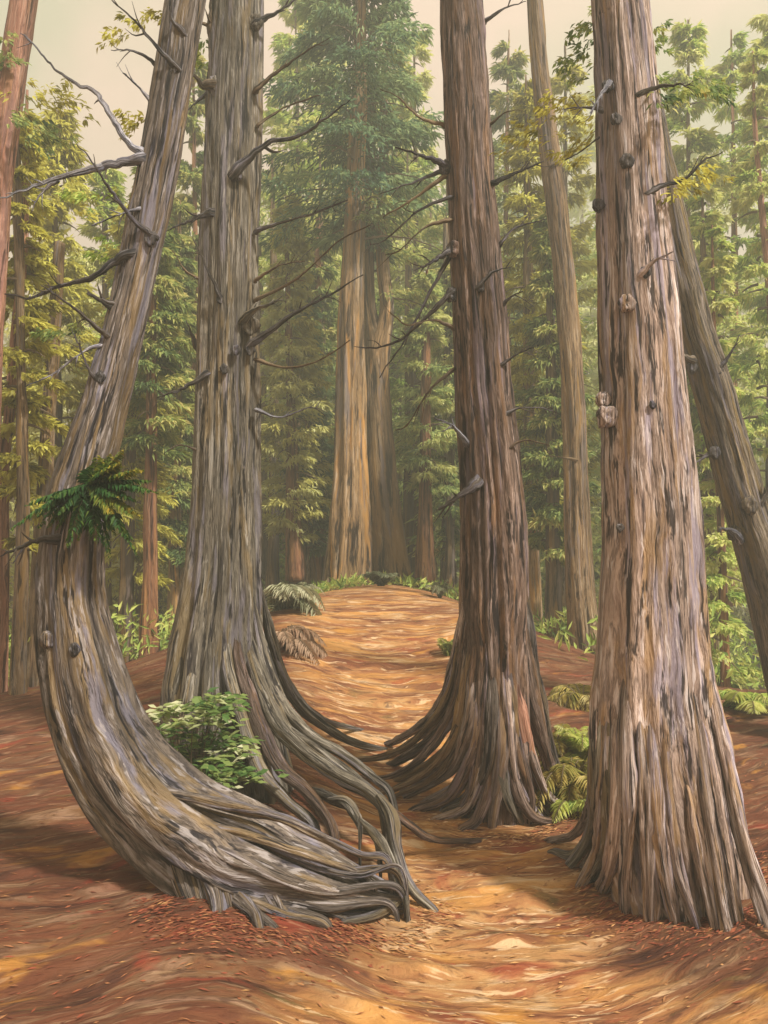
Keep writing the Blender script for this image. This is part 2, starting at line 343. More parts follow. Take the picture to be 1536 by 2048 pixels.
# ------------------------------------------------------------------ ground
def flow(x, y):
    px_ = PATHX(y); dx = x - px_
    # brush / litter lines: bowls across the path, arching over the left mound
    a = np.where(dx > 0, .28 * dx**2 / (1 + .35*np.abs(dx)), .0)
    l = np.clip(-dx, 0, 9)
    a = a + .45 * np.exp(-((l - 1.45) / .8)**2) - .42 * ss((l - 1.2) / 5) * l * .6
    return x, y - a * np.where(y < 7, 1, np.exp(-(y - 7) * .12))
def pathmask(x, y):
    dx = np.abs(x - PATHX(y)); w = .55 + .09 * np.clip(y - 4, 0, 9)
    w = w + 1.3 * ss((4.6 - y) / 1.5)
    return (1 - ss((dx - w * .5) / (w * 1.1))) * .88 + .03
def relief(x, y):
    fx, fy = flow(x, y)
    near = np.exp(-np.clip(y - 8, 0, 99) * .15)
    r = fbm(fx*1.6, fy*5.5, 0, 3, 3) * .030 + (1 - 2*np.abs(vn(fx*2.6+5, fy*9, 0, 8))) * .014 + fbm(x*.6, y*.6, 0, 6, 2) * .02 + fbm(x*14, y*14, 0, 16, 2) * .006 + .050 * (1 - 2*np.abs(vn(fx*.6, fy*2.4 + 3, 0, 21))) * pathmask(x, y) * np.exp(-np.clip(y - 12, 0, 9)*.5)
    return r * near
xs = np.r_[-90, -65, -50, -32, -22, -16, -12, np.arange(-9, -4.6, .12), np.arange(-4.6, 4.6, .028), np.arange(4.6, 9, .12), 12, 16, 22, 32, 50, 65, 90]
yy = [-30, -12, -5, -2, 0, 1]; v = 1.6
while v < 18: yy.append(v); v += .018 + .0035 * (v - 1.6) + (.03 if v > 9 else 0)
while v < 140: yy.append(v); v *= 1.09
ys = np.array(yy)
X, Yg = np.meshgrid(xs, ys); Z = ground(X, Yg) + relief(X, Yg)
nx, ny = len(xs), len(ys)
i = np.arange(ny-1)[:, None]*nx; j = np.arange(nx-1)[None, :]
Fq = np.stack([i+j, i+j+1, i+nx+j+1, i+nx+j], -1).reshape(-1, 4)
fx, fy = flow(X, Yg)
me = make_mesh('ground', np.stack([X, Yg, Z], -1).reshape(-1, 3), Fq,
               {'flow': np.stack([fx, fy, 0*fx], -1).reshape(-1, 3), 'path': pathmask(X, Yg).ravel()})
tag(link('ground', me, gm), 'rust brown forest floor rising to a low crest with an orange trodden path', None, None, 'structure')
def gz(x, y): return ground(x, y) + relief(np.asarray(x, float), np.asarray(y, float))

# ------------------------------------------------------------------ leafy shapes
def leaves(base, direc, up, length, width, tone, curl=.25):
    """pointed leaf blades: two folded triangles pairs each; all inputs arrays"""
    n = len(base); d_ = nrm(direc); s_ = nrm(np.cross(d_, up)); u_ = np.cross(s_, d_)
    L = np.asarray(length).reshape(-1, 1); Wd = np.asarray(width).reshape(-1, 1)
    m_ = base + d_ * L * .45 + u_ * L * .06
    tip = base + d_ * L - u_ * L * curl
    V = np.stack([base, m_ - s_*Wd*.5 - u_*Wd*.15, tip, m_ + s_*Wd*.5 - u_*Wd*.15], 1).reshape(-1, 3)
    k = np.arange(n)[:, None] * 4
    Ft = np.concatenate([k + np.array([[0, 1, 2]]), k + np.array([[0, 2, 3]])], 0)
    return V, Ft, np.repeat(tone, 4)
def join(parts):
    V, Fs, T, o_ = [], [], [], 0
    for v, f, t in parts:
        V.append(v); Fs.append(f + o_); T.append(t); o_ += len(v)
    return np.vstack(V), np.vstack(Fs), np.concatenate(T)
def crown(seed, h0, h1, rad, nb=70, nsp=10, nlf=12, leaf=.17, lw=.036, droop=.5, top_pow=.8, rise=.15, gap=.15, bare=.12):
    """conifer crown: boughs in loose whorls, each with side sprays of drooping blades"""
    r = np.random.default_rng(seed); out = []
    H = h1 - h0
    for b in range(nb):
        f = (b + r.uniform(-.4, .4)) / nb; f = min(max(f, 0), 1)
        if r.random() < gap: continue
        z = h0 + H * f**.9
        L = rad * ((1 - f)**top_pow * .92 + .06) * r.uniform(.6, 1.15) * (.65 + .35*ss(np.array(f*6)))
        az = b * 2.4 + r.uniform(-.5, .5); dz = rise * L * r.uniform(.3, 1.6)
        dr = droop * L * r.uniform(.6, 1.3); D = np.array([math.cos(az), math.sin(az), 0]); Sd = np.array([-D[1], D[0], 0])
        ts = np.linspace(bare, 1, nsp)
        c = np.array([0, 0, z]) + D * (L * ts)[:, None] + np.array([0, 0, 1.]) * (dz*ts*1.5 - dr*ts**2)[:, None]
        sl_ = np.clip(L * .42 * (1.05 - ts) + leaf * .8, leaf*.7, 1.6)
        bt = r.uniform(-.22, .22)
        q = np.linspace(0.08, 1, nlf)
        for sgn in (-1, 1):
            sd = nrm(Sd * sgn + D * r.uniform(.5, .9) + 0*c)
            pos = c[:, None, :] + sd[:, None, :] * (sl_[:, None] * q[None, :])[:, :, None]
            pos[:, :, 2] -= (sl_[:, None] * .35 * q[None, :]**1.6)
            pos = pos + r.normal(0, leaf*.16, pos.shape)
            dirs = sd[:, None, :] * .6 + D * .45 + np.array([0, 0, -.35]) + r.normal(0, .38, pos.shape)
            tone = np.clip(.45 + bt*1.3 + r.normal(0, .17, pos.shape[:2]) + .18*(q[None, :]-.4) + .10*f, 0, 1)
            n = pos.shape[0]*pos.shape[1]
            out.append(leaves(pos.reshape(-1, 3), dirs.reshape(-1, 3), np.tile([0, 0, 1.], (n, 1)) + r.normal(0, .3, (n, 3)),
                              leaf * r.uniform(.7, 1.35, n), lw * r.uniform(.7, 1.4, n), tone.reshape(-1)))
    return join(out)
def limbs(seed, h0, h1, rad, nb, top_pow=.8, r0=.03, rise=.15, droop=.5):
    r = np.random.default_rng(seed + 99); Vs, Fs, Gs, o_ = [], [], [], 0
    for b in range(nb):
        f = b / nb; z = h0 + (h1-h0)*f**.9; L = rad * ((1-f)**top_pow*.9+.05) * .85; az = b*2.4 + r.uniform(-.3, .3)
        D = np.array([math.cos(az), math.sin(az), 0]); dz = rise*L; dr = droop*L
        pts = [np.array([0, 0, z]) + D*L*t + np.array([0, 0, dz*t*1.5-dr*t*t]) for t in (0, .35, .7, 1)]
        V, Fq, G = sweep(pts, [r0, r0*.7, r0*.4, r0*.15], nseg=5, ds=L/4, frame='pt', lump=0, cap=False)
        Vs.append(V); Fs.append(Fq+o_); Gs.append(G); o_ += len(V)
    return np.vstack(Vs), np.vstack(Fs), np.vstack(Gs)

# ------------------------------------------------------------------ the big near trees
class Tree: pass
def px_path(rows):  # rows (px, py, width px, Y)
    pts = [P(a, b, Y) for a, b, w, Y in rows]; rad = [w/2/F*Y for a, b, w, Y in rows]; return pts, rad
def big_tree(name, rows, mat, label, cat='tree', base=None, nseg=110, ds=.035, bark=.014, barkf=16, flute=0.0, seed=1, lump=.08, ext=None):
    t = Tree(); t.rows = rows; pts, rad = px_path(rows)
    if base is None:
        b = pts[0]; base = np.array([b[0], b[1], float(gz(b[0], b[1]))])
    t.base = np.asarray(base, float); t.root = thing(name, t.base, label, cat); t.seed = seed; t.n = 0
    t.mat = mat
    t.trunk = tube_obj('trunk', pts, rad, M[mat], t.root, t.base, nseg=nseg, ds=ds, bark=bark, barkf=barkf, flute=flute, seed=seed, lump=lump)
    return t
def at_row(t, py):
    r = sorted([(b, a, w, Y) for a, b, w, Y in t.rows])
    B = [q[0] for q in r]
    return [float(np.interp(py, B, [q[k] for q in r])) for k in (1, 2, 3)]
def surf(t, px, py, k=.9):
    a, w, Y = at_row(t, py); R = w/2/F*Y; dx = (px - a)/F*Y
    return Y - math.sqrt(max(R*R - dx*dx, 0)) * k if abs(dx) < R else None
def root_(t, pl, r0, r1, mat=None, Yend=None, Ystart=None, nseg=22, pw=1.2, bark=.010, name='root', sink=.5, label=None, mid=None, inset=0.0):
    """a root: leaves the trunk face at the first pixel and comes down to the ground at the last"""
    pl = np.array(pl, float); seg = np.r_[0, np.cumsum(np.hypot(*np.diff(pl, axis=0).T))]; u = seg/seg[-1]
    a, w, Yc = at_row(t, pl[0][1])
    s0 = surf(t, *pl[0]); Y0 = Ystart if Ystart else (s0 if s0 else Yc)
    Y1 = Yend if Yend else ghit(pl[-1][0], pl[-1][1] - r1*.3)
    pts, rad = [], []
    for (x, y), q in zip(pl, u):
        Yq = Y0 + (Y1 - Y0) * q**pw
        s_ = surf(t, x, y, 1.0)
        if s_ is not None and s_ < Yq: Yq = s_
        rp_ = (r0 + (r1 - r0) * q) / F * Yq
        Yq += rp_ * (inset * (1 - q**3) + 1.15 * (1 - min(1, q / .55)))
        p = P(x, y, Yq)
        g = float(gz(p[0], p[1]))
        if p[2] < g + rp_ * .1: p[2] = g + rp_ * .1
        pts.append(p); rad.append(rp_ * (.45 if q == 0 else 1))
    # the upper end runs up inside the trunk
    a_, w_, Y_ = at_row(t, pl[0][1] - 70); up_ = P(pl[0][0] + (a_ - pl[0][0])*.22, pl[0][1] - 100, (pts[0][1]*.6 + Y_*.4))
    if t.seed == 3: up_ = pts[0] + (pts[0]-pts[1])*.45 + np.array([0, rad[0]*1.2, 0])   # the low trunk lies along its roots
    if Ystart is None: pts.insert(0, up_); rad.insert(0, rad[0]*.35); rad[1] *= 1.35
    # dip the tip under the soil
    e = pts[-1] + (pts[-1] - pts[-2]) * .25; e[2] = float(gz(e[0], e[1])) - rad[-1] * 1.2
    pts.append(e); rad.append(rad[-1] * .5)
    t.n += 1
    ob = tube_obj(name, pts, rad, M[mat or t.mat], t.root, t.base, nseg=nseg, ds=.025, frame='pt', bark=bark, barkf=26,
                  seed=t.seed*31 + t.n, lump=.42, s0=t.n*3.3)
    if label: ob['label'] = label
    return ob
def branch(t, pl, r0, r1, mat='dead', dy=-.1, Y0=None, name='dead_branch', knob=True, nseg=12, wob=.5):
    pl = np.array(pl, float)
    a, w, Yc = at_row(t, pl[0][1])
    if Y0 is None:
        Y0 = surf(t, *pl[0], .97) or Yc
    seg = np.r_[0, np.cumsum(np.hypot(*np.diff(pl, axis=0).T))]; u = seg/seg[-1]
    pts, rad = [], []
    rr = random.Random(int(pl[0][0]*7 + pl[-1][1]))
    for (x, y), q in zip(pl, u):
        Yq = Y0 + dy * q; pts.append(P(x, y, Yq)); rad.append((r0*.92 + (r1*.55-r0*.92)*q**.65)/F*Yq)
    if knob:   # collar sunk in the bark
        dd_ = nrm(pts[1]-pts[0]); pts.insert(0, pts[0] - dd_*rad[0]*.8 + np.array([0, rad[0]*1.4, 0])); rad.insert(0, rad[0]*1.35); rad[1] *= 1.2
    t.n += 1
    # small kinks
    Q, tt = catmull(np.c_[np.array(pts), rad], max(6, len(pts)*4))
    k = r0/F*Y0*wob
    rn = np.random.default_rng(t.seed*100+t.n); Q[2:, :3] += rn.normal(0, k*.2, (len(Q)-2, 3))
    ob = tube_obj(name, Q[:, :3], np.maximum(Q[:, 3], .0025), M[mat], t.root, t.base, nseg=nseg, ds=.02, frame='pt', bark=.004, barkf=50, seed=t.seed*77+t.n, lump=.4, s0=t.n*2.1)
    if seg[-1] > 55 and r0 > 4:
        for q in range(rr.randint(2, 4)):
            i_ = rr.randint(int(len(Q)*.35), len(Q)-3); a_ = Q[i_, :3]; tg = nrm(Q[i_+1, :3]-Q[i_-1, :3])
            L_ = rr.uniform(.05, .17) * Y0/6; o_ = nrm(tg*.8 + np.array([rr.uniform(-.4, .4), rr.uniform(-.5, .5), rr.choice([-1, 1])*rr.uniform(.3, .9)]))
            m_ = a_ + o_*L_*.5 + np.array([0, 0, rr.uniform(-.15, .1)*L_]); e_ = a_ + o_*L_ + np.array([rr.uniform(-.1, .1), 0, rr.uniform(-.2, .2)])*L_
            tube_obj('twig', [a_, m_, e_], [Q[i_, 3]*.5+.001, Q[i_, 3]*.3+.001, .0012], M[mat], ob, t.base, nseg=5, ds=.03, frame='pt', lump=.2)
    return ob
def knot(t, px, py, r, out=.5, mat=None, name='knot', Y0=None):
    """rounded burl with a hollowed eye"""
    Y = Y0 or surf(t, px, py, .97) or at_row(t, py)[2]; R = r*.85/F*Y; c = P(px, py, Y)
    n, mseg = 14, 20
    ph = np.linspace(0.02, np.pi, n)[:, None]; th = np.linspace(0, 2*np.pi, mseg, endpoint=False)[None, :]
    x = np.sin(ph)*np.cos(th); z = np.sin(ph)*np.sin(th); y = -np.cos(ph) + 0*th
    y = np.where(ph < .7, y + (.7-ph)*.9, y)
    k = 1 + .5*fbm(x*1.6+px, y*1.6, z*1.1, int(px) % 97, 4) + .10*vn(x*9, y*9, z*3, 4)
    V = np.stack([x*R*k, y*R*out*k, z*R*k*1.15], -1).reshape(-1, 3) + c - t.base
    i = np.arange(n-1)[:, None]*mseg; j = np.arange(mseg)[None, :]; j2 = (j+1) % mseg
    Fq = np.stack([i+j, i+j2, i+mseg+j2, i+mseg+j], -1).reshape(-1, 4)
    t.n += 1
    me = make_mesh(name, V, Fq, {'grain': V*1.0 + t.n})
    return link(name, me, M[mat or ('dead' if r < 16 else t.mat)], t.root)

# A: the curved tree on the left
A = big_tree('curved_tree', [(810, 1800, 50, 5.08), (740, 1792, 100, 5.14), (640, 1772, 180, 5.22), (540, 1744, 232, 5.28), (440, 1700, 250, 5.3), (345, 1638, 238, 5.3), (262, 1560, 222, 5.3),
     (208, 1470, 196, 5.3), (176, 1380, 182, 5.3), (156, 1290, 164, 5.3), (144, 1200, 146, 5.3), (144, 1100, 130, 5.3), (157, 1000, 122, 5.3), (184, 900, 110, 5.32), (212, 800, 96, 5.34),
     (238, 700, 88, 5.36), (262, 600, 84, 5.38), (284, 500, 84, 5.4), (304, 400, 84, 5.42), (324, 300, 84, 5.44), (341, 200, 82, 5.46), (356, 100, 80, 5.48), (371, 0, 78, 5.5), (392, -150, 74, 5.52), (425, -420, 66, 5.55), (470, -800, 50, 5.6), (520, -1250, 14, 5.6)],
     'curved', 'curved leaning tree at left whose trunk sweeps low along the ground before rising', nseg=120,
     flute=[.28, .30, .26, .2, .12, .08, .06, .05, .04, .03, .02], seed=3, bark=.012, barkf=15,
     base=(P(560, 1850, 4.9)[0], 4.95, 0.0))
A_roots = [
 ([(420, 1740), (470, 1790), (510, 1825), (520, 1856)], 30, 16, None),
 ([(455, 1745), (530, 1798), (590, 1828), (650, 1846)], 26, 14, None), 
 ([(500, 1750), (580, 1800), (660, 1826), (740, 1838)], 22, 10, None),
 ([(330, 1585), (450, 1612), (560, 1636), (640, 1672), (720, 1708), (775, 1722)], 20, 9, 5.06),
 ([(400, 1625), (500, 1662), (600, 1712), (690, 1742), (790, 1745)], 24, 9, 5.02),
 ([(380, 1670), (470, 1705), (560, 1752), (660, 1782), (790, 1772)], 24, 10, 4.99),
 ([(390, 1712), (480, 1745), (560, 1790), (650, 1812), (770, 1805)], 23, 10, 4.97),
 ([(400, 1750), (470, 1775), (540, 1822), (600, 1840), (690, 1838)], 22, 11, None),
 ([(390, 1770), (440, 1795), (490, 1832), (545, 1852)], 22, 12, None),
 ([(360, 1640), (480, 1668), (580, 1700), (650, 1722), (740, 1760)], 14, 7, 5.03),
 ([(300, 1660), (400, 1735), (480, 1790), (560, 1832), (640, 1846)], 16, 9, None),
 ([(450, 1655), (560, 1690), (640, 1735), (720, 1752), (800, 1735)], 12, 6, 4.98)]
for pl, r0, r1, Ye in A_roots: root_(A, pl, r0, r1*.9, Yend=Ye, pw=1.0, inset=.45)
for k, (pl, fl_) in enumerate((([(372, 1690, 5.22, .19), (392, 1765, 5.08, .16), (406, 1825, 4.98, .125), (402, 1872, 4.93, .15), (398, 1905, 4.9, .17)], .3),
    ([(440, 1715, 5.16, .17), (462, 1780, 5.03, .13), (470, 1830, 4.96, .09), (476, 1870, 4.90, .075)], .3), ([(500, 1740, 5.14, .15), (535, 1795, 5.02, .10), (560, 1832, 4.96, .07), (590, 1866, 4.9, .055)], .3),
    ([(415, 1745, 5.04, .09), (432, 1800, 4.93, .075), (436, 1845, 4.86, .06), (440, 1878, 4.82, .05)], .2))):
    tube_obj('root', [P(*q[:3]) for q in pl], [q[3] for q in pl], M['curved'], A.root, A.base, nseg=48, ds=.02, frame='pt', bark=.012, barkf=18, flute=fl_, seed=90+k, lump=.25, s0=k*1.7)
AB = [([(288, 315), (262, 322), (200, 335), (140, 350), (60, 376), (-10, 398)], 14, 3, 'pale', -.25),
 ([(288, 305), (262, 292), (235, 255), (212, 215), (188, 183), (150, 165), (110, 138), (75, 98), (42, 66)], 11, 2.5, 'pale', -.15),
 ([(110, 362), (86, 382), (72, 405), (62, 425)], 5, 2, 'pale', 0),
 ([(302, 466), (268, 440), (235, 400), (212, 368), (182, 320), (155, 288)], 9, 2, 'dead', -.2),
 ([(280, 418), (240, 428), (210, 440), (183, 452)], 5, 2, 'pale', -.1),
 ([(258, 506), (230, 520), (180, 556), (112, 574), (60, 594), (8, 588)], 13, 3, 'dead', -.2),
 ([(216, 676), (185, 648), (130, 602), (82, 570)], 8, 2.5, 'dead', -.2),
 ([(226, 612), (200, 600), (173, 584)], 11, 5, 'dead', -.1),
 ([(208, 690), (170, 702), (105, 748), (50, 772)], 5, 2, 'pale', -.1),
 ([(192, 756), (172, 728), (158, 690), (140, 652)], 6, 2, 'dead', -.1),
 ([(108, 1078), (78, 1080), (42, 1094), (0, 1112)], 12, 2.5, 'dead', -.1),
 ([(50, 1092), (38, 1108), (26, 1126)], 4, 2, 'dead', 0),
 ([(350, 132), (312, 92), (270, 42), (222, 0)], 8, 3, 'dead', -.15),
 ([(310, 128), (290, 112), (262, 102), (222, 100)], 5, 2, 'dead', -.1),
 ([(302, 202), (285, 182), (268, 165), (245, 145)], 7, 2, 'pale', -.1),
 ([(362, 60), (345, 40), (340, 12)], 8, 3, 'dead', -.05)]
for pl, r0, r1, m_, dy in AB: branch(A, pl, r0, r1, m_, dy, Y0=(5.30 if pl[0][0] in (110, 50) else None))
for q in [(98, 1280, 20), (150, 1300, 13), (92, 1330, 12), (345, 135, 12), (200, 755, 12), (150, 1530, 9), (172, 1558, 9), (108, 1395, 14), (130, 1460, 10), (300, 480, 13)]: knot(A, *q)

# B: tall grey cedar
B = big_tree('tall_cedar', [(458, 1640, 330, 7.15), (452, 1560, 300, 7.15), (447, 1480, 270, 7.15), (441, 1400, 240, 7.15), (438, 1300, 205, 7.15), (446, 1200, 176, 7.15), (450, 1100, 158, 7.15), (453, 1000, 148, 7.15), (455, 850, 138, 7.15), (458, 700, 130, 7.15),
     (461, 500, 124, 7.15), (465, 300, 118, 7.15), (472, 100, 108, 7.15), (474, 0, 104, 7.15), (478, -300, 90, 7.15), (482, -800, 66, 7.15), (486, -1400, 16, 7.15)],
     'cedar', 'tall grey brown cedar left of the path with long roots snaking down to the right', nseg=140, ds=.035, flute=[.26, .24, .2, .14, .08, .06, .05, .04, .03, .02], seed=5, bark=.017, barkf=14)
B_roots = [([(538, 1260), (560, 1345), (610, 1420), (690, 1478), (765, 1500)], 20, 7, None, None),
 ([(520, 1290), (552, 1390), (612, 1462), (690, 1512), (748, 1556), (785, 1600)], 22, 9, None, 5.95),
 ([(500, 1300), (545, 1420), (595, 1490), (675, 1548), (745, 1588), (782, 1640), (790, 1710)], 26, 15, None, 5.45),
 ([(482, 1330), (520, 1450), (562, 1535), (615, 1582), (655, 1635), (668, 1668)], 26, 12, 'mid', 5.95),
 ([(455, 1340), (490, 1455), (520, 1540), (570, 1600), (625, 1650)], 24, 12, None, 6.1),
 ([(590, 1560), (650, 1590), (695, 1612), (722, 1652), (755, 1680)], 13, 10, None, 5.6),
 ([(505, 1330), (560, 1440), (640, 1500), (705, 1552), (760, 1615)], 14, 8, None, 5.8),
 ([(375, 1270), (355, 1360), (325, 1450), (300, 1530)], 22, 12, None, None),
 ([(390, 1300), (380, 1400), (360, 1500), (345, 1590)], 22, 14, None, None),
 ([(420, 1300), (415, 1400), (405, 1500), (400, 1600)], 20, 16, None, None),
 ([(545, 1290), (580, 1380), (650, 1440), (720, 1462)], 12, 6, None, None)]
for pl, r0, r1, m_, Ye in B_roots: root_(B, pl, r0, r1, m_, Ye)
root_(B, [(755, 1590), (782, 1632), (790, 1690), (806, 1745), (830, 1785), (868, 1822)], 17, 11, None, None, Ystart=5.55, pw=1)
root_(B, [(720, 1640), (752, 1672), (778, 1715), (800, 1768), (812, 1798)], 12, 9, None, 4.98, Ystart=5.5, pw=1)
root_(B, [(812, 1790), (782, 1812), (740, 1832), (690, 1842)], 13, 9, None, None, Ystart=5.0, pw=1)
root_(B, [(775, 1610), (820, 1650), (870, 1680), (960, 1694)], 12, 6, 'mid', None, Ystart=5.75, pw=1)
root_(B, [(655, 1598), (690, 1600), (712, 1625), (720, 1660)], 8, 6, None, 5.6, Ystart=5.75, pw=1)
BB = [([(512, 45), (540, 32), (562, 20), (600, -8)], 9, 3, 'dead', .1), ([(430, 170), (402, 168), (386, 148)], 14, 5, 'twig', -.15),
 ([(416, 186), (395, 203), (374, 222)], 5, 2, 'dead', 0), ([(424, 60), (420, 30), (422, -5)], 10, 5, 'twig', -.05),
 ([(472, 344), (505, 312), (540, 285), (600, 270), (655, 232), (702, 198)], 13, 2, 'dead', -.3), ([(425, 424), (385, 438), (333, 462)], 9, 3, 'dead', -.1),
 ([(440, 592), (412, 532), (385, 474)], 6, 2, 'dead', -.15), ([(514, 460), (560, 446), (622, 428), (695, 400)], 6, 3, 'dead', -.2),
 ([(492, 640), (515, 618), (565, 600)], 11, 3, 'cedar', -.2), ([(502, 690), (545, 658), (600, 620), (662, 588), (728, 548)], 10, 2, 'dead', -.3),
 ([(412, 748), (372, 774), (314, 795)], 9, 3, 'dead', -.1), ([(392, 690), (382, 665), (372, 640)], 8, 3, 'dead', -.05),
 ([(512, 178), (560, 140), (615, 102), (662, 74)], 6, 2, 'twig', -.1)]
BB += [([(512, 560), (560, 530), (610, 522)], 5, 2, 'twig', -.2), ([(514, 720), (570, 735), (640, 720), (700, 680)], 5, 2, 'twig', -.3), ([(515, 250), (570, 215), (640, 190)], 4, 2, 'twig', .2),
 ([(515, 820), (560, 835), (620, 815), (650, 830)], 5, 2, 'pale', -.1), ([(402, 560), (370, 540), (345, 500)], 4, 2, 'twig', -.1), ([(395, 900), (360, 890), (330, 905)], 4, 2, 'twig', -.1), ([(512, 600), (590, 560), (680, 480), (740, 450)], 5, 2, 'twig', -.3)]
for pl, r0, r1, m_, dy in BB: branch(B, pl, r0, r1, m_, dy)
for q in [(448, 738, 10), (472, 700, 11), (512, 42, 16), (432, 172, 20), (500, 650, 22), (440, 600, 9), (474, 350, 11), (500, 700, 12)]: knot(B, *q, .6)

# C: middle tree on the right of the path
C_ = big_tree('straight_cedar', [(1003, 1670, 118, 6.75), (1003, 1580, 132, 6.75), (1000, 1500, 152, 6.75), (997, 1400, 150, 6.75), (993, 1300, 148, 6.75), (990, 1200, 150, 6.75), (988, 1100, 146, 6.75), (985, 1000, 138, 6.75), (978, 900, 130, 6.75), (970, 800, 122, 6.75), (962, 680, 116, 6.75), (955, 560, 110, 6.75),
     (945, 420, 105, 6.75), (937, 280, 102, 6.75), (930, 140, 98, 6.75), (922, 0, 92, 6.75), (910, -300, 78, 6.75), (895, -800, 56, 6.75), (880, -1300, 14, 6.75)],
     'mid', 'straight brown cedar right of the path with roots fanning out like a skirt', nseg=130, ds=.035, flute=[.34, .3, .22, .15, .1, .06, .05, .04, .03, .02], seed=8, bark=.014, barkf=15)
C_roots = [([(925, 1260), (905, 1370), (860, 1440), (775, 1492)], 20, 8, None), ([(932, 1280), (912, 1400), (862, 1480), (780, 1532)], 20, 8, None),
 ([(942, 1300), (925, 1430), (880, 1515), (795, 1572)], 20, 8, 'slim'), ([(952, 1330), (940, 1450), (900, 1540), (812, 1594)], 20, 8, None),
 ([(966, 1350), (955, 1480), (925, 1560), (850, 1608)], 18, 8, None), ([(980, 1300), (984, 1430), (972, 1540), (930, 1600), (890, 1632)], 20, 12, 'curved'),
 ([(992, 1460), (1000, 1530), (1012, 1590), (1042, 1648)], 16, 11, 'cedar'), ([(1010, 1320), (1018, 1460), (1035, 1570), (1082, 1645)], 20, 10, None),
 ([(1030, 1330), (1048, 1460), (1075, 1560), (1112, 1618)], 20, 10, 'pink'), ([(1052, 1280), (1068, 1400), (1098, 1520), (1142, 1606)], 20, 9, None),
 ([(1058, 1250), (1078, 1390), (1102, 1500), (1130, 1586)], 15, 8, None), ([(945, 1380), (915, 1490), (860, 1560), (790, 1592)], 10, 5, 'slim'), ([(1000, 1400), (1005, 1500), (990, 1600), (985, 1640)], 18, 14, None)]
def between(a, b, q=.5, dx=0):
    return [(x0 + (x1-x0)*q + dx, y0 + (y1-y0)*q) for (x0, y0), (x1, y1) in zip(a, b)]
for k, (pl, r0, r1, m_) in enumerate(C_roots):
    root_(C_, pl, r0*1.3, r1*1.0, ['right', 'mid', 'curved', 'right'][k % 4] if m_ is None else m_, pw=1.45)  # pale and dark barks alternate, painting highlights into the root fan
    if k in (0, 2, 4, 7): 
        root_(C_, between(pl, C_roots[k+1][0], .5), r0*.55, r1*.5, ['mid', 'darkwood'][k % 2], pw=1.35)
for pl, m_ in (([(1035, 1380), (1060, 1500), (1096, 1590), (1146, 1628)], 'right'), ([(965, 1400), (945, 1510), (900, 1590), (832, 1622)], 'mid'), ([(975, 1420), (965, 1540), (935, 1612), (872, 1648)], 'right'),
    ([(1015, 1440), (1028, 1560), (1062, 1630), (1112, 1656)], 'mid'), ([(985, 1460), (978, 1570), (955, 1640), (925, 1668)], 'mid')):
    root_(C_, pl, 22, 10, m_, pw=1.3)
for pl, m_ in (([(922, 1270), (900, 1390), (840, 1470), (770, 1512), (700, 1522)], 'slim'), ([(930, 1300), (908, 1420), (850, 1508), (780, 1552), (712, 1560)], 'mid'),
    ([(940, 1340), (915, 1460), (860, 1540), (790, 1578), (735, 1590)], 'slim')):
    root_(C_, pl, 16, 6, m_, pw=1.3)
root_(C_, [(1040, 1260), (1062, 1400), (1100, 1530), (1130, 1612)], 22, 11, 'mid')
root_(C_, [(970, 1320), (962, 1450), (948, 1570), (920, 1645)], 22, 12, 'mid')
root_(C_, [(1020, 1380), (1040, 1500), (1060, 1590), (1060, 1655)], 20, 12, 'mid')
CB = [([(890, 330), (850, 314), (792, 294)], 9, 3, 'dead', -.1), ([(888, 340), (830, 364), (758, 388)], 6, 2, 'dead', -.1), ([(890, 352), (830, 396), (766, 434)], 6, 2, 'twig', 0),
 ([(905, 500), (880, 514), (828, 542)], 10, 3, 'dead', -.15), ([(900, 512), (866, 575), (832, 640), (805, 688), (758, 755)], 6, 3, 'dead', -.1),
 ([(905, 585), (850, 636), (800, 680), (750, 695), (708, 694)], 8, 2.5, 'dead', -.1), ([(985, 368), (1035, 345), (1088, 322)], 7, 3, 'dead', -.1),
 ([(1002, 486), (1030, 456), (1092, 438)], 5, 2, 'dead', 0), ([(958, 572), (985, 545), (1022, 534)], 6, 2, 'dead', -.1), ([(1000, 612), (1015, 598), (1046, 580)], 8, 2, 'dead', -.1),
 ([(996, 735), (1035, 708), (1078, 690)], 6, 2, 'dead', -.1), ([(1006, 832), (1038, 816), (1080, 816), (1118, 826)], 6, 2, 'dead', -.05), ([(952, 968), (922, 990), (878, 1020)], 13, 6, 'dead', -.15),
 ([(932, 884), (905, 852), (868, 836)], 7, 3, 'pale', -.1), ([(972, 40), (1010, 16), (1052, 2)], 5, 2, 'dead', 0)]
CB += [([(900, 440), (850, 455), (800, 500), (770, 510)], 5, 2, 'twig', -.2), ([(905, 655), (865, 640), (815, 650), (780, 625)], 5, 2, 'twig', -.2), ([(908, 740), (860, 780), (815, 850), (790, 860)], 5, 2, 'twig', -.2),
 ([(885, 250), (840, 235), (790, 190), (760, 180)], 5, 2, 'twig', -.1), ([(900, 395), (840, 420), (770, 480), (740, 490)], 5, 2, 'dead', -.2), ([(1015, 900), (1050, 880), (1100, 890)], 4, 2, 'twig', -.1), ([(980, 250), (1010, 225), (1045, 220)], 4, 2, 'twig', -.1)]
for pl, r0, r1, m_, dy in CB: branch(C_, pl, r0, r1, m_, dy)
for q in [(908, 498, 16), (950, 968, 14), (905, 590, 15), (890, 335, 14), (962, 574, 9)]: knot(C_, *q, .6)

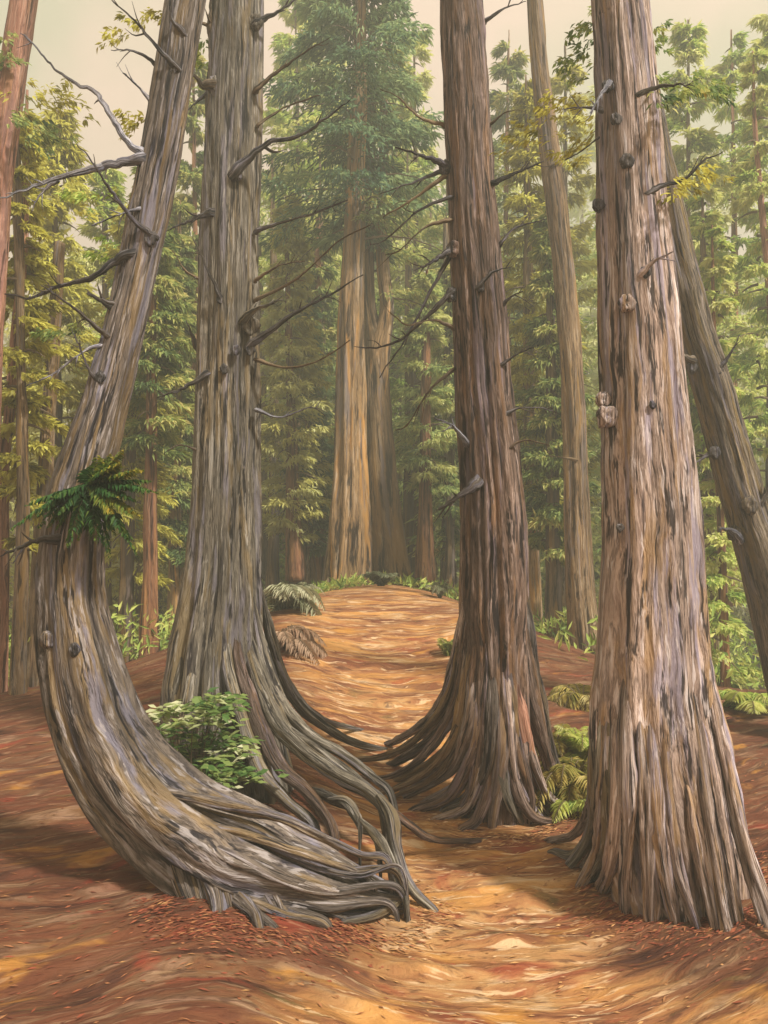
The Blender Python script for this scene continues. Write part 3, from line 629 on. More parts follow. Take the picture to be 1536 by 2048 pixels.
# D: the broad pinkish cedar at right
D = big_tree('broad_cedar', [(1375, 1860, 250, 5.25), (1362, 1790, 262, 5.25), (1345, 1700, 272, 5.25), (1326, 1600, 272, 5.25), (1311, 1500, 260, 5.25), (1302, 1400, 250, 5.25), (1300, 1300, 232, 5.25), (1299, 1200, 218, 5.25), (1298, 1100, 208, 5.25), (1294, 1000, 200, 5.25), (1290, 900, 190, 5.25), (1285, 780, 178, 5.25),
     (1278, 650, 168, 5.25), (1270, 520, 158, 5.25), (1262, 380, 144, 5.25), (1254, 220, 130, 5.25), (1243, 60, 118, 5.25), (1239, 0, 116, 5.25), (1225, -300, 104, 5.25), (1200, -800, 80, 5.25), (1180, -1500, 16, 5.25)],
     'right', 'broad pinkish grey cedar at right with fluted base and shaggy vertical bark', nseg=170, ds=.03, flute=[.20, .19, .18, .15, .12, .1, .07, .05, .04, .03, .02], seed=12, bark=.014, barkf=13)
D_roots = [([(1196, 1400), (1192, 1520), (1180, 1610), (1150, 1668), (1098, 1696)], 18, 8, None), ([(1206, 1450), (1200, 1580), (1185, 1660), (1150, 1710), (1108, 1718)], 18, 9, 'cedar'),
 ([(1222, 1460), (1222, 1600), (1212, 1700), (1180, 1760)], 20, 12, 'cedar'), ([(1252, 1400), (1256, 1560), (1252, 1700), (1248, 1792)], 22, 14, None),
 ([(1282, 1420), (1292, 1580), (1296, 1710), (1300, 1810)], 22, 16, None), ([(1318, 1400), (1330, 1580), (1350, 1720), (1392, 1850)], 24, 12, None),
 ([(1345, 1350), (1372, 1540), (1402, 1710), (1432, 1858)], 24, 12, None), ([(1375, 1300), (1412, 1500), (1448, 1690), (1478, 1850)], 24, 13, None),
 ([(1395, 1240), (1430, 1440), (1475, 1650), (1530, 1852)], 22, 12, None), ([(1400, 1300), (1450, 1500), (1490, 1680), (1560, 1880)], 16, 10, None)]
for k, (pl, r0, r1, m_) in enumerate(D_roots):
    root_(D, pl, r0*1.3, r1*1.1, m_, nseg=28, bark=.012, pw=1.4)
    if k in (1, 4, 6): root_(D, between(pl, D_roots[k+1][0], .5), r0*1.15, r1*.9, None, nseg=28, bark=.012, pw=1.4)
root_(D, [(1198, 1420), (1194, 1560), (1178, 1670), (1138, 1738)], 26, 12, 'cedar', nseg=28, bark=.009)
root_(D, [(1208, 1480), (1208, 1620), (1193, 1710), (1160, 1772)], 26, 14, None, nseg=28, bark=.009)
root_(D, [(1236, 1450), (1238, 1600), (1226, 1720), (1205, 1782)], 26, 16, None, nseg=28, bark=.009)
root_(D, [(1360, 1300), (1395, 1500), (1425, 1700), (1455, 1862)], 26, 15, None, nseg=28, bark=.009)
DB = [([(1218, 168), (1205, 185), (1180, 226)], 8, 3, 'pale', -.2), ([(1275, 192), (1300, 180), (1345, 170), (1390, 172)], 10, 2, 'dead', -.1), ([(1292, 388), (1328, 370), (1368, 358), (1408, 322), (1445, 304)], 9, 2, 'dead', -.12),
 ([(1285, 545), (1310, 520), (1346, 504)], 9, 3, 'right', -.1), ([(1200, 218), (1170, 215), (1125, 218)], 6, 3, 'dead', .1), ([(1196, 275), (1165, 300), (1130, 320)], 4, 2, 'dead', .1)]
for pl, r0, r1, m_, dy in DB: branch(D, pl, r0, r1, m_, dy)
for q in [(1206, 800, 17), (1214, 832, 24), (1255, 322, 15), (1255, 606, 18), (1282, 190, 17), (1232, 238, 12), (1196, 410, 14), (1297, 388, 14), (1240, 1056, 9), (1305, 810, 8), (1290, 545, 11), (1216, 172, 13)]: knot(D, *q, .6)

# E: leaning dead trunk behind the broad cedar
E = big_tree('leaning_trunk', [(1640, 1560, 112, 8.6), (1602, 1440, 104, 8.6), (1565, 1280, 100, 8.5), (1524, 1120, 94, 8.4), (1482, 980, 88, 8.3), (1440, 830, 84, 8.2), (1401, 700, 78, 8.1), (1370, 580, 70, 8.0), (1340, 440, 66, 7.9), (1315, 300, 56, 7.8), (1290, 150, 48, 7.7), (1262, 0, 38, 7.6), (1230, -200, 14, 7.5)],
     'lean', 'dark grey trunk leaning in from the right edge behind the broad cedar', nseg=80, ds=.045, flute=.06, seed=15, bark=.018, barkf=12)
for pl, r0, r1, m_, dy in [([(1425, 905), (1402, 918), (1374, 936)], 7, 3, 'dead', -.1), ([(1440, 735), (1465, 700), (1480, 670)], 7, 2, 'dead', -.1), ([(1520, 1010), (1532, 985), (1545, 950)], 8, 2, 'dead', -.1),
    ([(1478, 1075), (1455, 1058), (1440, 1062)], 12, 5, 'pale', -.1), ([(1384, 720), (1366, 712), (1352, 690)], 10, 5, 'lean', -.05)]: branch(E, pl, r0, r1, m_, dy)
for q in [(1500, 1010, 20), (1430, 905, 13), (1436, 740, 12), (1468, 1066, 16), (1385, 735, 12)]: knot(E, *q, .6)

# F: slim tree between the two right cedars
Ft = big_tree('slim_tree', [(1172, 1300, 74, 12.5), (1164, 1220, 62, 12.5), (1158, 1100, 56, 12.5), (1152, 950, 52, 12.5), (1146, 780, 50, 12.5), (1134, 600, 48, 12.5), (1118, 440, 46, 12.5), (1100, 300, 42, 12.5), (1082, 150, 36, 12.5), (1070, 0, 32, 12.5), (1052, -250, 26, 12.5), (1030, -600, 8, 12.5)],
     'slim', 'slim brown tree bending slightly left between the two cedars on the right', nseg=56, ds=.09, flute=.1, seed=18, bark=.02, barkf=8)
for pl, r0, r1, m_, dy in [([(1150, 920), (1125, 915), (1100, 912)], 4, 2, 'twig', -.1), ([(1105, 330), (1150, 300), (1190, 262)], 4, 2, 'twig', -.1)]: branch(Ft, pl, r0, r1, m_, dy)

# G..: the trees behind, one by one ------------------------------------------------
def plain_tree(name, rows, mat, label, seed, cat='tree', flute=.12, bark=.02, group=None, nseg=40, ds=.12, barkf=7):
    return big_tree(name, rows, mat, label, cat, nseg=nseg, ds=ds, flute=flute, seed=seed, bark=bark, barkf=barkf)
G = plain_tree('pink_trunk', [(-60, 1460, 90, 9.5), (-40, 1000, 66, 9.5), (-18, 620, 58, 9.5), (2, 350, 56, 9.5), (26, 150, 56, 9.5), (48, 0, 56, 9.5), (80, -250, 48, 9.5), (130, -700, 12, 9.5)], 'pink', 'pinkish red trunk leaning in at the upper left corner', 21)
H_ = plain_tree('thin_pink_tree', [(-6, 1440, 40, 11), (4, 1150, 30, 11), (6, 950, 26, 11), (20, 820, 23, 11), (28, 700, 22, 11), (42, 560, 20, 11), (50, 420, 17, 11), (52, 300, 12, 11), (54, 180, 5, 11)], 'pink', 'thin wavy pink stem beside the left edge', 22, bark=.008)
I_ = plain_tree('broken_trunk', [(66, 1440, 52, 11.5), (78, 1200, 40, 11.5), (88, 1000, 34, 11.5), (98, 800, 30, 11.5), (110, 620, 26, 11.5), (119, 486, 22, 11.5)], 'slim', 'broken off brown trunk ending bluntly left of the curved tree', 23, bark=.012)
J_ = plain_tree('olive_trunk', [(36, 1446, 40, 10.5), (40, 1250, 32, 10.5), (46, 1050, 28, 10.5), (44, 850, 24, 10.5), (40, 640, 20, 10.5), (36, 400, 20, 10.5), (30, 200, 8, 10.5)], 'slim', 'olive brown trunk rising at the lower left edge', 24, bark=.014)
K1 = plain_tree('redwood', [(694, 1205, 124, 17), (694, 1160, 100, 17), (698, 1080, 90, 17), (700, 950, 76, 17), (702, 800, 66, 17), (703, 600, 56, 17), (708, 450, 46, 17), (712, 350, 40, 17), (718, 200, 34, 17), (722, 0, 24, 17), (726, -250, 6, 17)], 'redwood', 'orange ochre redwood with flared foot at the head of the path', 25, flute=[.3, .2, .12, .1, .08], nseg=64, ds=.1, bark=.03, barkf=5)
K2 = plain_tree('forked_redwood', [(786, 1205, 104, 18), (780, 1160, 90, 18), (772, 1080, 80, 18), (762, 950, 74, 18), (754, 800, 64, 18), (750, 700, 58, 18), (738, 620, 38, 18), (734, 500, 34, 18), (736, 380, 30, 18), (740, 250, 24, 18), (744, 80, 14, 18), (746, -60, 4, 18)], 'darkwood', 'dark brown redwood forking halfway up beside the ochre redwood', 26, flute=[.3, .2, .12, .1, .08], nseg=64, ds=.1, bark=.03, barkf=5)
tube_obj('fork', [P(*q) for q in [(752, 790, 18), (760, 700, 17.9), (773, 620, 17.9), (766, 540, 17.9), (762, 440, 17.9), (766, 340, 17.9), (768, 200, 18), (772, 0, 18)]], [.30, .26, .19, .17, .16, .14, .1, .03], M['redwood'], K2.root, K2.base, nseg=36, ds=.1, bark=.02, barkf=6, seed=27)
M1 = plain_tree('rust_trunk', [(850, 1180, 52, 19), (850, 1140, 42, 19), (850, 1050, 32, 19), (851, 950, 26, 19), (852, 800, 22, 19), (853, 650, 16, 19), (854, 540, 4, 19)], 'rust', 'small conifer with rust red trunk right of the forked redwood', 28, flute=.15)
L1 = plain_tree('young_conifer', [(592, 1160, 46, 19), (588, 1080, 34, 19), (584, 900, 24, 19), (578, 700, 16, 19), (574, 500, 9, 19), (571, 390, 2, 19)], 'rust', 'dense pointed young conifer left of the redwoods', 29)
L2 = plain_tree('slender_stem', [(622, 1170, 30, 20), (618, 1080, 22, 20), (618, 900, 18, 20), (616, 700, 14, 20), (614, 560, 3, 20)], 'slim', 'slender brown stem just right of the pointed young conifer', 30)
O1 = plain_tree('orange_trunk', [(1068, 1250, 40, 16), (1064, 1100, 32, 16), (1060, 900, 28, 16), (1058, 700, 24, 16), (1056, 500, 20, 16), (1054, 330, 14, 16), (1052, 150, 3, 16)], 'redwood', 'thin orange trunk hugging the right side of the straight cedar', 31)
O2 = plain_tree('thin_red_stem', [(1452, 1480, 30, 13), (1450, 1350, 22, 13), (1446, 1200, 19, 13), (1440, 1000, 16, 13), (1432, 800, 13, 13), (1426, 600, 8, 13), (1424, 450, 3, 13)], 'rust', 'thin red stem between the broad cedar and the leaning trunk', 32, bark=.008)
O3 = plain_tree('edge_sapling', [(1560, 900, 20, 14), (1540, 600, 16, 14), (1522, 400, 13, 14), (1510, 250, 9, 14), (1506, 100, 3, 14)], 'pink', 'spindly reddish sapling top at the right edge', 33, bark=.006)
Q1 = plain_tree('rusty_stem', [(300, 1330, 52, 14), (299, 1250, 38, 14), (300, 1100, 30, 14), (302, 900, 26, 14), (304, 700, 20, 14), (306, 480, 12, 14), (308, 330, 3, 14)], 'rust', 'rusty orange trunk between the curved tree and the tall cedar', 34)
Q2 = plain_tree('dark_brown_trunk', [(250, 1330, 46, 15), (252, 1200, 34, 15), (256, 1000, 30, 15), (262, 800, 24, 15), (266, 600, 16, 15), (268, 400, 4, 15)], 'darkwood', 'dark brown trunk close behind the right side of the curved tree', 35)  # dark redwood bark, the same all round
Q3 = plain_tree('ochre_stem', [(352, 1310, 40, 17), (350, 1100, 30, 17), (352, 850, 24, 17), (356, 600, 18, 17), (360, 400, 4, 17)], 'redwood', 'ochre stem tight against the left side of the tall cedar', 36)
R1 = plain_tree('dull_dark_trunk', [(1108, 1290, 46, 15), (1106, 1150, 36, 15), (1104, 900, 28, 15), (1100, 650, 20, 15), (1098, 400, 4, 15)], 'darkwood', 'dull dark trunk left of the slim bending tree', 37)  # same dark bark as the forked redwood
R2 = plain_tree('dull_trunk', [(1424, 1470, 44, 15), (1420, 1200, 34, 15), (1414, 900, 28, 15), (1408, 600, 20, 15), (1404, 380, 4, 15)], 'slim', 'greenish brown trunk tight against the right side of the broad cedar', 38)
for k, (pxx, Yk) in enumerate([(545, 22), (640, 23), (815, 22), (895, 21)]):
    bt_ = plain_tree('background_trunk', [(pxx, 1185, 34, Yk), (pxx, 1100, 27, Yk), (pxx+3, 900, 23, Yk), (pxx+2, 600, 17, Yk), (pxx, 300, 4, Yk)], 'darkwood', ['dark narrow trunk at the right edge of the tall cedar', 'dark narrow trunk left of the ochre redwood foot', 'dark narrow trunk between the forked redwood and the rust trunk', 'dark narrow trunk at the left edge of the straight cedar'][k], 40+k); bt_.root['group'] = 'narrow trunks standing behind the crest'
print('trunks done')

# crowns for the trees behind ------------------------------------------------------
def crown_on(t, px, Y, top, bot, half, mat, seed, nb=70, leaf=.16, lw=.034, wood=True, **kw):
    z1 = CZ + (HY-top)/F*Y; z0 = CZ + (HY-bot)/F*Y; rad = half/F*Y
    V, Ft_, T = crown(seed, z0, z1, rad, nb=nb, leaf=leaf, lw=lw, **kw)
    off = np.array([(px-768)/F*Y, Y, 0]) - t.base
    link('crown', make_mesh('crown', V + off, Ft_, {'tone': T}, False), M[mat], t.root)
    if wood:
        V, Fq, G_ = limbs(seed, z0, z1, rad, max(8, nb//3))
        link('limbs', make_mesh('limbs', V + off, Fq, {'grain': G_}), M['twig'], t.root)['kind'] = 'stuff'
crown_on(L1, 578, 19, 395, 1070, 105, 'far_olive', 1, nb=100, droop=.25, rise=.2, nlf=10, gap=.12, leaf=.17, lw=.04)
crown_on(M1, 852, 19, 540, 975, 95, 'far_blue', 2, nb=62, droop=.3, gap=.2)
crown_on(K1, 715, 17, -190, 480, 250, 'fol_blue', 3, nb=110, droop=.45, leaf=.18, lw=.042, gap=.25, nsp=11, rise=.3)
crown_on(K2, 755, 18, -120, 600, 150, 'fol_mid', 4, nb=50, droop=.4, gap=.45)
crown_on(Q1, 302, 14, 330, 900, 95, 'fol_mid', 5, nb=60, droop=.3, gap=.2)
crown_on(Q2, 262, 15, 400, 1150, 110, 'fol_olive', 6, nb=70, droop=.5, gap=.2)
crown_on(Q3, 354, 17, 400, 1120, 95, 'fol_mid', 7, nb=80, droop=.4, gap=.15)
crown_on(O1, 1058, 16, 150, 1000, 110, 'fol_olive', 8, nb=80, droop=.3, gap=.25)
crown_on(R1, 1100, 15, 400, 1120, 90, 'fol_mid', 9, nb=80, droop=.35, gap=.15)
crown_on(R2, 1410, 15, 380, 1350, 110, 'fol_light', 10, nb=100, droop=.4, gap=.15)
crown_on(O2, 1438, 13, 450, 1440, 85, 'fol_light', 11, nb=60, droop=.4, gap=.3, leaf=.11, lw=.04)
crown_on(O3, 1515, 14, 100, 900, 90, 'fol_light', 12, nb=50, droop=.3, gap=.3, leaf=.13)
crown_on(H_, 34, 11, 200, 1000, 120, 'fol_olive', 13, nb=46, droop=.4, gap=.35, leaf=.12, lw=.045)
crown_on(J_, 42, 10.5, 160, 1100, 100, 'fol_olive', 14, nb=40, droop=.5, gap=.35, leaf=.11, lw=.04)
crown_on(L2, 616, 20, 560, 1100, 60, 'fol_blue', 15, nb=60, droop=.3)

AIR = [(1376, 18, 40, 900, 120, 'fol_light', 'airy light green tree rising right of the broad cedar top'),
 (1462, 20, 60, 1000, 130, 'fol_light', 'tall pale green tree over the middle of the leaning trunk'),
 (1540, 17, 20, 1000, 120, 'fol_light', 'tall light green tree cut by the upper right edge'),
 (1130, 20, 90, 1000, 100, 'fol_olive', 'olive tree filling the gap left of the broad cedar top'),
 (1018, 21, 60, 1000, 120, 'fol_mid', 'green tree showing just right of the straight cedar top'),
 (118, 16, 210, 1050, 120, 'fol_olive', 'golden olive tree behind the broken off trunk'),
 (212, 19, 330, 1050, 120, 'fol_light', 'soft green tree behind the middle of the curved tree'),
 (385, 18, 60, 1000, 90, 'fol_mid', 'narrow green tree in the gap between the curved tree and the tall cedar'),
 (590, 24, -30, 700, 130, 'fol_light', 'pale tree top between the tall cedar and the big central crown'),
 (828, 23, 60, 900, 120, 'fol_light', 'pale tree between the central crown and the straight cedar'),
 (640, 22, 480, 1120, 80, 'fol_mid', 'green tree tight behind the left side of the ochre redwood'),
 (900, 20, 520, 1120, 80, 'fol_mid', 'green tree hugging the left side of the straight cedar')]
for k, (px_, Yk, tp, bt2, hw, mt, lb) in enumerate(AIR):
    t_ = plain_tree('airy_tree', [(px_, 1210, 30, Yk), (px_, 1100, 24, Yk), (px_+4*math.sin(k), 800, 19, Yk), (px_+8*math.sin(k), 450, 12, Yk), (px_, tp, 3, Yk)], ['slim', 'rust', 'darkwood'][k % 3], lb, 60+k)
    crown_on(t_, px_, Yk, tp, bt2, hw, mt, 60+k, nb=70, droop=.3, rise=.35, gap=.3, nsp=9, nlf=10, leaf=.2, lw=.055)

# the wood further off: many whole trees seen as one mass
protos = [(crown(200+k, .8, 14, 3.0, nb=42, nsp=7, nlf=7, leaf=.24, lw=.075, droop=.35, gap=.2), ) for k in range(4)]
def far_wood(name, spec, mat, label):
    r = np.random.default_rng(len(name) + len(spec)); parts_, Vt, Ft2, Gt, o_ = [], [], [], [], 0
    for (x, y, h) in spec:
        v, f, t = protos[r.integers(4)][0]; s = h/14; a = r.uniform(0, 6.28)
        w = s * r.uniform(.8, 1.3)
        vv = np.stack([(v[:, 0]*math.cos(a)-v[:, 1]*math.sin(a))*w + x, (v[:, 0]*math.sin(a)+v[:, 1]*math.cos(a))*w + y, v[:, 2]*s + float(ground(x, y)) - .3], -1)
        parts_.append((vv, f, np.clip(t + r.normal(0, .12), 0, 1)))
        gz0 = float(ground(x, y)); V, Fq, G2 = sweep([(x, y, gz0-.4), (x+r.normal(0, .1), y, gz0+h*.5), (x, y, gz0+h*.97)], [.2*s+.05, .13*s+.02, .02], nseg=9, ds=h/6, lump=0, cap=False)
        Vt.append(V); Ft2.append(Fq+o_); Gt.append(G2); o_ += len(V)
    V, Fs, T = join(parts_)
    o1 = link(name, make_mesh(name, V, Fs, {'tone': T}, False), M[mat]); tag(o1, label, 'wood', None, 'stuff')
    o2 = link('trunks', make_mesh('trunks', np.vstack(Vt), np.vstack(Ft2), {'grain': np.vstack(Gt)}), M['slim'], o1); o2['kind'] = 'stuff'
r = np.random.default_rng(5); sp = {'l': [], 'c': [], 'r': []}
for (d0, d1, n, h0, h1) in ((20, 27, 34, 10, 15.5), (27, 40, 60, 15, 22), (40, 62, 84, 21, 31)):
    for k in range(n):
        y = r.uniform(d0, d1); u = (k + r.uniform(.1, .9)) / n * 1.5 - .75
        x = u * y; h = r.uniform(h0, h1)
        if u < -.28: h *= .88          # open sky at upper left
        if u > .3: h *= .95
        if d0 == 20 and abs(x + .3) < 2.5: continue
        sp['l' if u < -.2 else 'c' if u < .24 else 'r'].append((x, y, h))
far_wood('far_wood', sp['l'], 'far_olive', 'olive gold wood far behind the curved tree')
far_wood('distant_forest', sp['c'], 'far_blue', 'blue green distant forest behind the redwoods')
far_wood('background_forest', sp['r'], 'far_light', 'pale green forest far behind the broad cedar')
print('woods done')

# haze: one closed box of thin pale air round everything
hm, hn = new_mat('pale warm haze'); pv = hn.nodes.new('ShaderNodeVolumePrincipled')
pv.inputs['Color'].default_value = (.96, .99, .84, 1); pv.inputs['Density'].default_value = .0125; pv.inputs['Anisotropy'].default_value = .2
ho = hn.nodes.new('ShaderNodeOutputMaterial'); hn.links.new(pv.outputs[0], ho.inputs['Volume'])
hv = np.array([(x_, y_, z_) for x_ in (-96, 96) for y_ in (-32, 152) for z_ in (-6.5, 37)], float)
hz = link('haze', make_mesh('haze', hv, np.array([(0, 1, 3, 2), (4, 6, 7, 5), (0, 4, 5, 1), (2, 3, 7, 6), (0, 2, 6, 4), (1, 5, 7, 3)]), None, False), hm)
tag(hz, 'pale warm haze hanging between the trees', None, None, 'stuff')

# ------------------------------------------------------------------ leafy boughs on near trees
def bough(t, pl, Y, spread, n, mat, seed, leaf=.07, lw=.03, name='leafy_bough', down=.4):
    r = np.random.default_rng(seed); pl = np.array(pl, float)
    Q, _ = catmull(np.c_[pl, np.zeros(len(pl))], 60); q = Q[r.integers(0, 60, n), :2]
    # dabs gathered in small tufts
    nt_ = max(5, n//14); tc_ = Q[r.integers(0, 60, nt_), :2] + r.normal(0, 1, (nt_, 2)) * np.array([spread*.8, spread*.5])
    k = r.integers(0, nt_, n); q = tc_[k] + r.normal(0, spread*.28, (n, 2)) * np.array([1, .55])
    td = r.normal(0, .12, nt_)[k]; ttn = r.normal(0, .18, nt_)[k]
    Yq = Y + td + r.normal(0, .05, n)
    pos = np.array([P(a, b, c) for (a, b), c in zip(q, Yq)])
    dirs = np.stack([np.sign(q[:, 0] - pl[0][0] + .1) * .8, r.normal(0, .5, n), -down + r.normal(0, .3, n)], -1) + r.normal(0, .3, (n, 3))
    V, Ft_, T = leaves(pos, dirs, np.tile([0, -.3, 1.], (n, 1)) + r.normal(0, .4, (n, 3)), leaf*r.uniform(.6, 1.4, n), lw*r.uniform(.6, 1.4, n), np.clip(.42 + ttn + r.normal(0, .12, n), 0, 1))
    t.n += 1
    o_ = link(name, make_mesh(name, V - t.base, Ft_, {'tone': T}, False), M[mat], t.root); o_['kind'] = 'stuff'; return o_
for tr, pl, Y, sp_, n, m_, lf in [
    (D, [(1310, 190), (1380, 170), (1450, 180)], 5.1, 26, 420, 'fol_mid', .05), (D, [(1345, 385), (1400, 350), (1440, 340)], 5.1, 24, 260, 'fol_olive', .045),
    (D, [(1190, 40), (1150, 80), (1160, 150)], 5.6, 26, 380, 'fol_mid', .05), (D, [(1190, 215), (1130, 210), (1060, 250), (1010, 290)], 5.6, 26, 520, 'fol_olive', .045),
    (D, [(1190, 250), (1160, 290), (1120, 320)], 5.7, 26, 260, 'fol_olive', .045),
    (D, [(1305, 30), (1320, 70), (1320, 110)], 5.5, 16, 160, 'fol_mid', .045),
    (A, [(330, 20), (280, 40), (200, 70)], 5.7, 18, 260, 'fol_olive', .045), (A, [(270, 380), (200, 385), (130, 392)], 5.6, 14, 170, 'fol_light', .045),
    (A, [(240, 480), (205, 500), (180, 515)], 5.6, 18, 140, 'fol_light', .045), (A, [(300, 250), (265, 240), (240, 235)], 5.7, 20, 170, 'fol_olive', .045),
    (A, [(180, 650), (120, 660), (80, 670)], 5.5, 14, 170, 'fol_mid', .045),
    (G, [(40, 160), (90, 190), (150, 205)], 9.3, 26, 300, 'fol_olive', .08), (G, [(0, 240), (60, 250), (130, 290)], 9.2, 26, 360, 'fol_mid', .08),
    (H_, [(60, 340), (110, 330), (150, 420)], 10.8, 26, 300, 'fol_olive', .09), (I_, [(110, 700), (160, 690), (210, 720)], 11.3, 26, 260, 'fol_olive', .09),
    (B, [(410, 60), (400, 110), (395, 160)], 7.3, 16, 160, 'fol_light', .06), (G, [(10, 60), (5, 110), (15, 170)], 9.3, 20, 160, 'fol_mid', .08)]:
    bough(tr, pl, Y, sp_, n, m_, int(pl[0][0]*3 + pl[0][1]), leaf=lf, lw=lf*.45)

# ------------------------------------------------------------------ ferns, shrub, sprig
def frond(p0, dirv, L, sag, leafL, lw, n, seed, tone0=.5, width=.32, tipTone=.25):
    """one arching frond: rib and paired blades, returns rib and blade data"""
    r = np.random.default_rng(seed); d_ = np.array(dirv, float); d_ /= np.linalg.norm(d_)
    t = np.linspace(0, 1, n); c = np.asarray(p0) + d_*(L*t)[:, None]; c[:, 2] -= sag*L*t**2.2
    tg = nrm(np.gradient(c, axis=0)); sd = nrm(np.cross(tg, [0, 0, 1.]))
    prof = np.sin(np.pi*np.clip(t*.92+.08, 0, 1))**.7
    out = []
    for s_ in (-1, 1):
        dr = sd*s_ + tg*.55 + np.array([0, 0, -.25]) + r.normal(0, .12, (n, 3))
        out.append(leaves(c, dr, np.tile([0, 0, 1.], (n, 1)), leafL*prof*r.uniform(.8, 1.2, n)+.004, lw*(prof*.6+.4), np.clip(tone0 + tipTone*(t-.3) + r.normal(0, .12, n), 0, 1), .3))
    return c, join(out)
def fern(name, px, py, mat, label, fr, Y=None, cat='fern', wood='twig', lift=0.0):
    Y = Y or ghit(px, py); b = P(px, py, Y); b[2] = float(gz(b[0], b[1])) + lift
    t = thing(name, b, label, cat)
    for k, (dx, dy, dz, L, sag, lf, lw_, n, tn) in enumerate(fr):
        c, (V, Ft_, T) = frond((0, 0, 0), (dx, dy, dz), L, sag, lf, lw_, n, k*7+int(px), tn)
        f = link('frond', make_mesh('frond', V, Ft_, {'tone': T}, False), M[mat], t)
        V, Fq, G2 = sweep(c[::3], np.linspace(.006, .002, len(c[::3])), nseg=5, ds=.03, frame='pt', lump=0, cap=False)
        link('rib', make_mesh('rib', V, Fq, {'grain': G2}), M[wood], f)
    return t
def ring(n, L, rise, sag, lf, lw_, seed, a0=0, a1=6.28, tn=.5):
    r = random.Random(seed); o_ = []
    for k in range(n):
        a = a0 + (a1-a0)*(k+r.uniform(.2, .8))/n
        o_.append((math.cos(a), math.sin(a), rise*r.uniform(.6, 1.5), L*r.uniform(.7, 1.15), sag*r.uniform(.8, 1.3), lf, lw_*.55, 40, tn+r.uniform(-.15, .15)))
    return o_
fern('pale_fern', 548, 1195, 'fern_pale', 'pale grey green fern arching beside the tall cedar at the crest', ring(14, 1.5, 1.3, .8, .26, .08, 1, -1.3, 1.3, .75), Y=12.6)
fern('dry_fern', 552, 1262, 'fern_dry', 'dry buff fern leaning over the left side of the upper path', ring(10, 1.15, 1.2, .85, .2, .06, 2, -1.2, 1.0, .75), Y=10.6)
fern('small_dry_fern', 568, 1335, 'fern_dry', 'small pinkish curled fern lowest of those along the tall cedar', ring(9, .5, 1.8, 1.1, .13, .035, 3, -1.3, 1.2, .75), Y=9.0)
fern('golden_fern', 1140, 1560, 'fern_gold', 'golden fern between the straight cedar and the broad cedar', ring(26, 1.05, 2.4, .8, .14, .04, 4, 0, 6.28, .6), Y=6.9)
fern('green_fern', 1150, 1590, 'fol_light', 'low green fern tucked against the left foot of the broad cedar', ring(12, .5, 1.6, .7, .12, .035, 5, 0, 6.28, .35), Y=6.7)
fern('yellowed_fern', 1165, 1430, 'fern_gold', 'yellowed fern highest of the plants left of the broad cedar', ring(12, .7, 1.3, .8, .15, .04, 6, 1, 5, .7), Y=9.2)
fern('crest_fern', 762, 1168, 'fern_pale', 'small grey green tuft between the feet of the two redwoods', ring(10, .6, 2.2, .5, .16, .05, 7, 0, 6.28, .25), Y=15.6)
fern('right_edge_fern', 1500, 1470, 'fol_light', 'loose green fern at the right edge beside the leaning trunk', ring(14, .8, 1.4, .7, .2, .05, 8, 0, 6.28, .5), Y=9.6)
fern('path_side_sprig', 896, 1290, 'fol_mid', 'small green sprig on the path edge left of the straight cedar', ring(6, .4, 3.0, .4, .1, .035, 9, 0, 6.28, .6), Y=10.5)

fern('feathery_grass', 1105, 1520, 'fern_gold', 'feathery yellow green grass just right of the straight cedar roots', ring(34, .8, 3.2, .7, .09, .02, 12, 0, 6.28, .65), Y=7.6, cat='grass tuft')
fern('tall_grass', 1165, 1510, 'fol_light', 'tall light green grass against the left edge of the broad cedar', ring(34, .9, 3.6, .6, .09, .022, 13, 0, 6.28, .55), Y=7.4, cat='grass tuft')
fern('crest_grass', 606, 1200, 'fern_pale', 'pale dry grass tuft on the crest just right of the pale fern', ring(40, .75, 3.2, .7, .07, .02, 22, 0, 6.28, .6), Y=13.4, cat='grass tuft')
fern('roadside_grass', 880, 1195, 'fern_pale', 'pale grass tuft on the crest just left of the straight cedar', ring(30, .7, 3.2, .7, .07, .02, 23, 0, 6.28, .4), Y=14.0, cat='grass tuft')
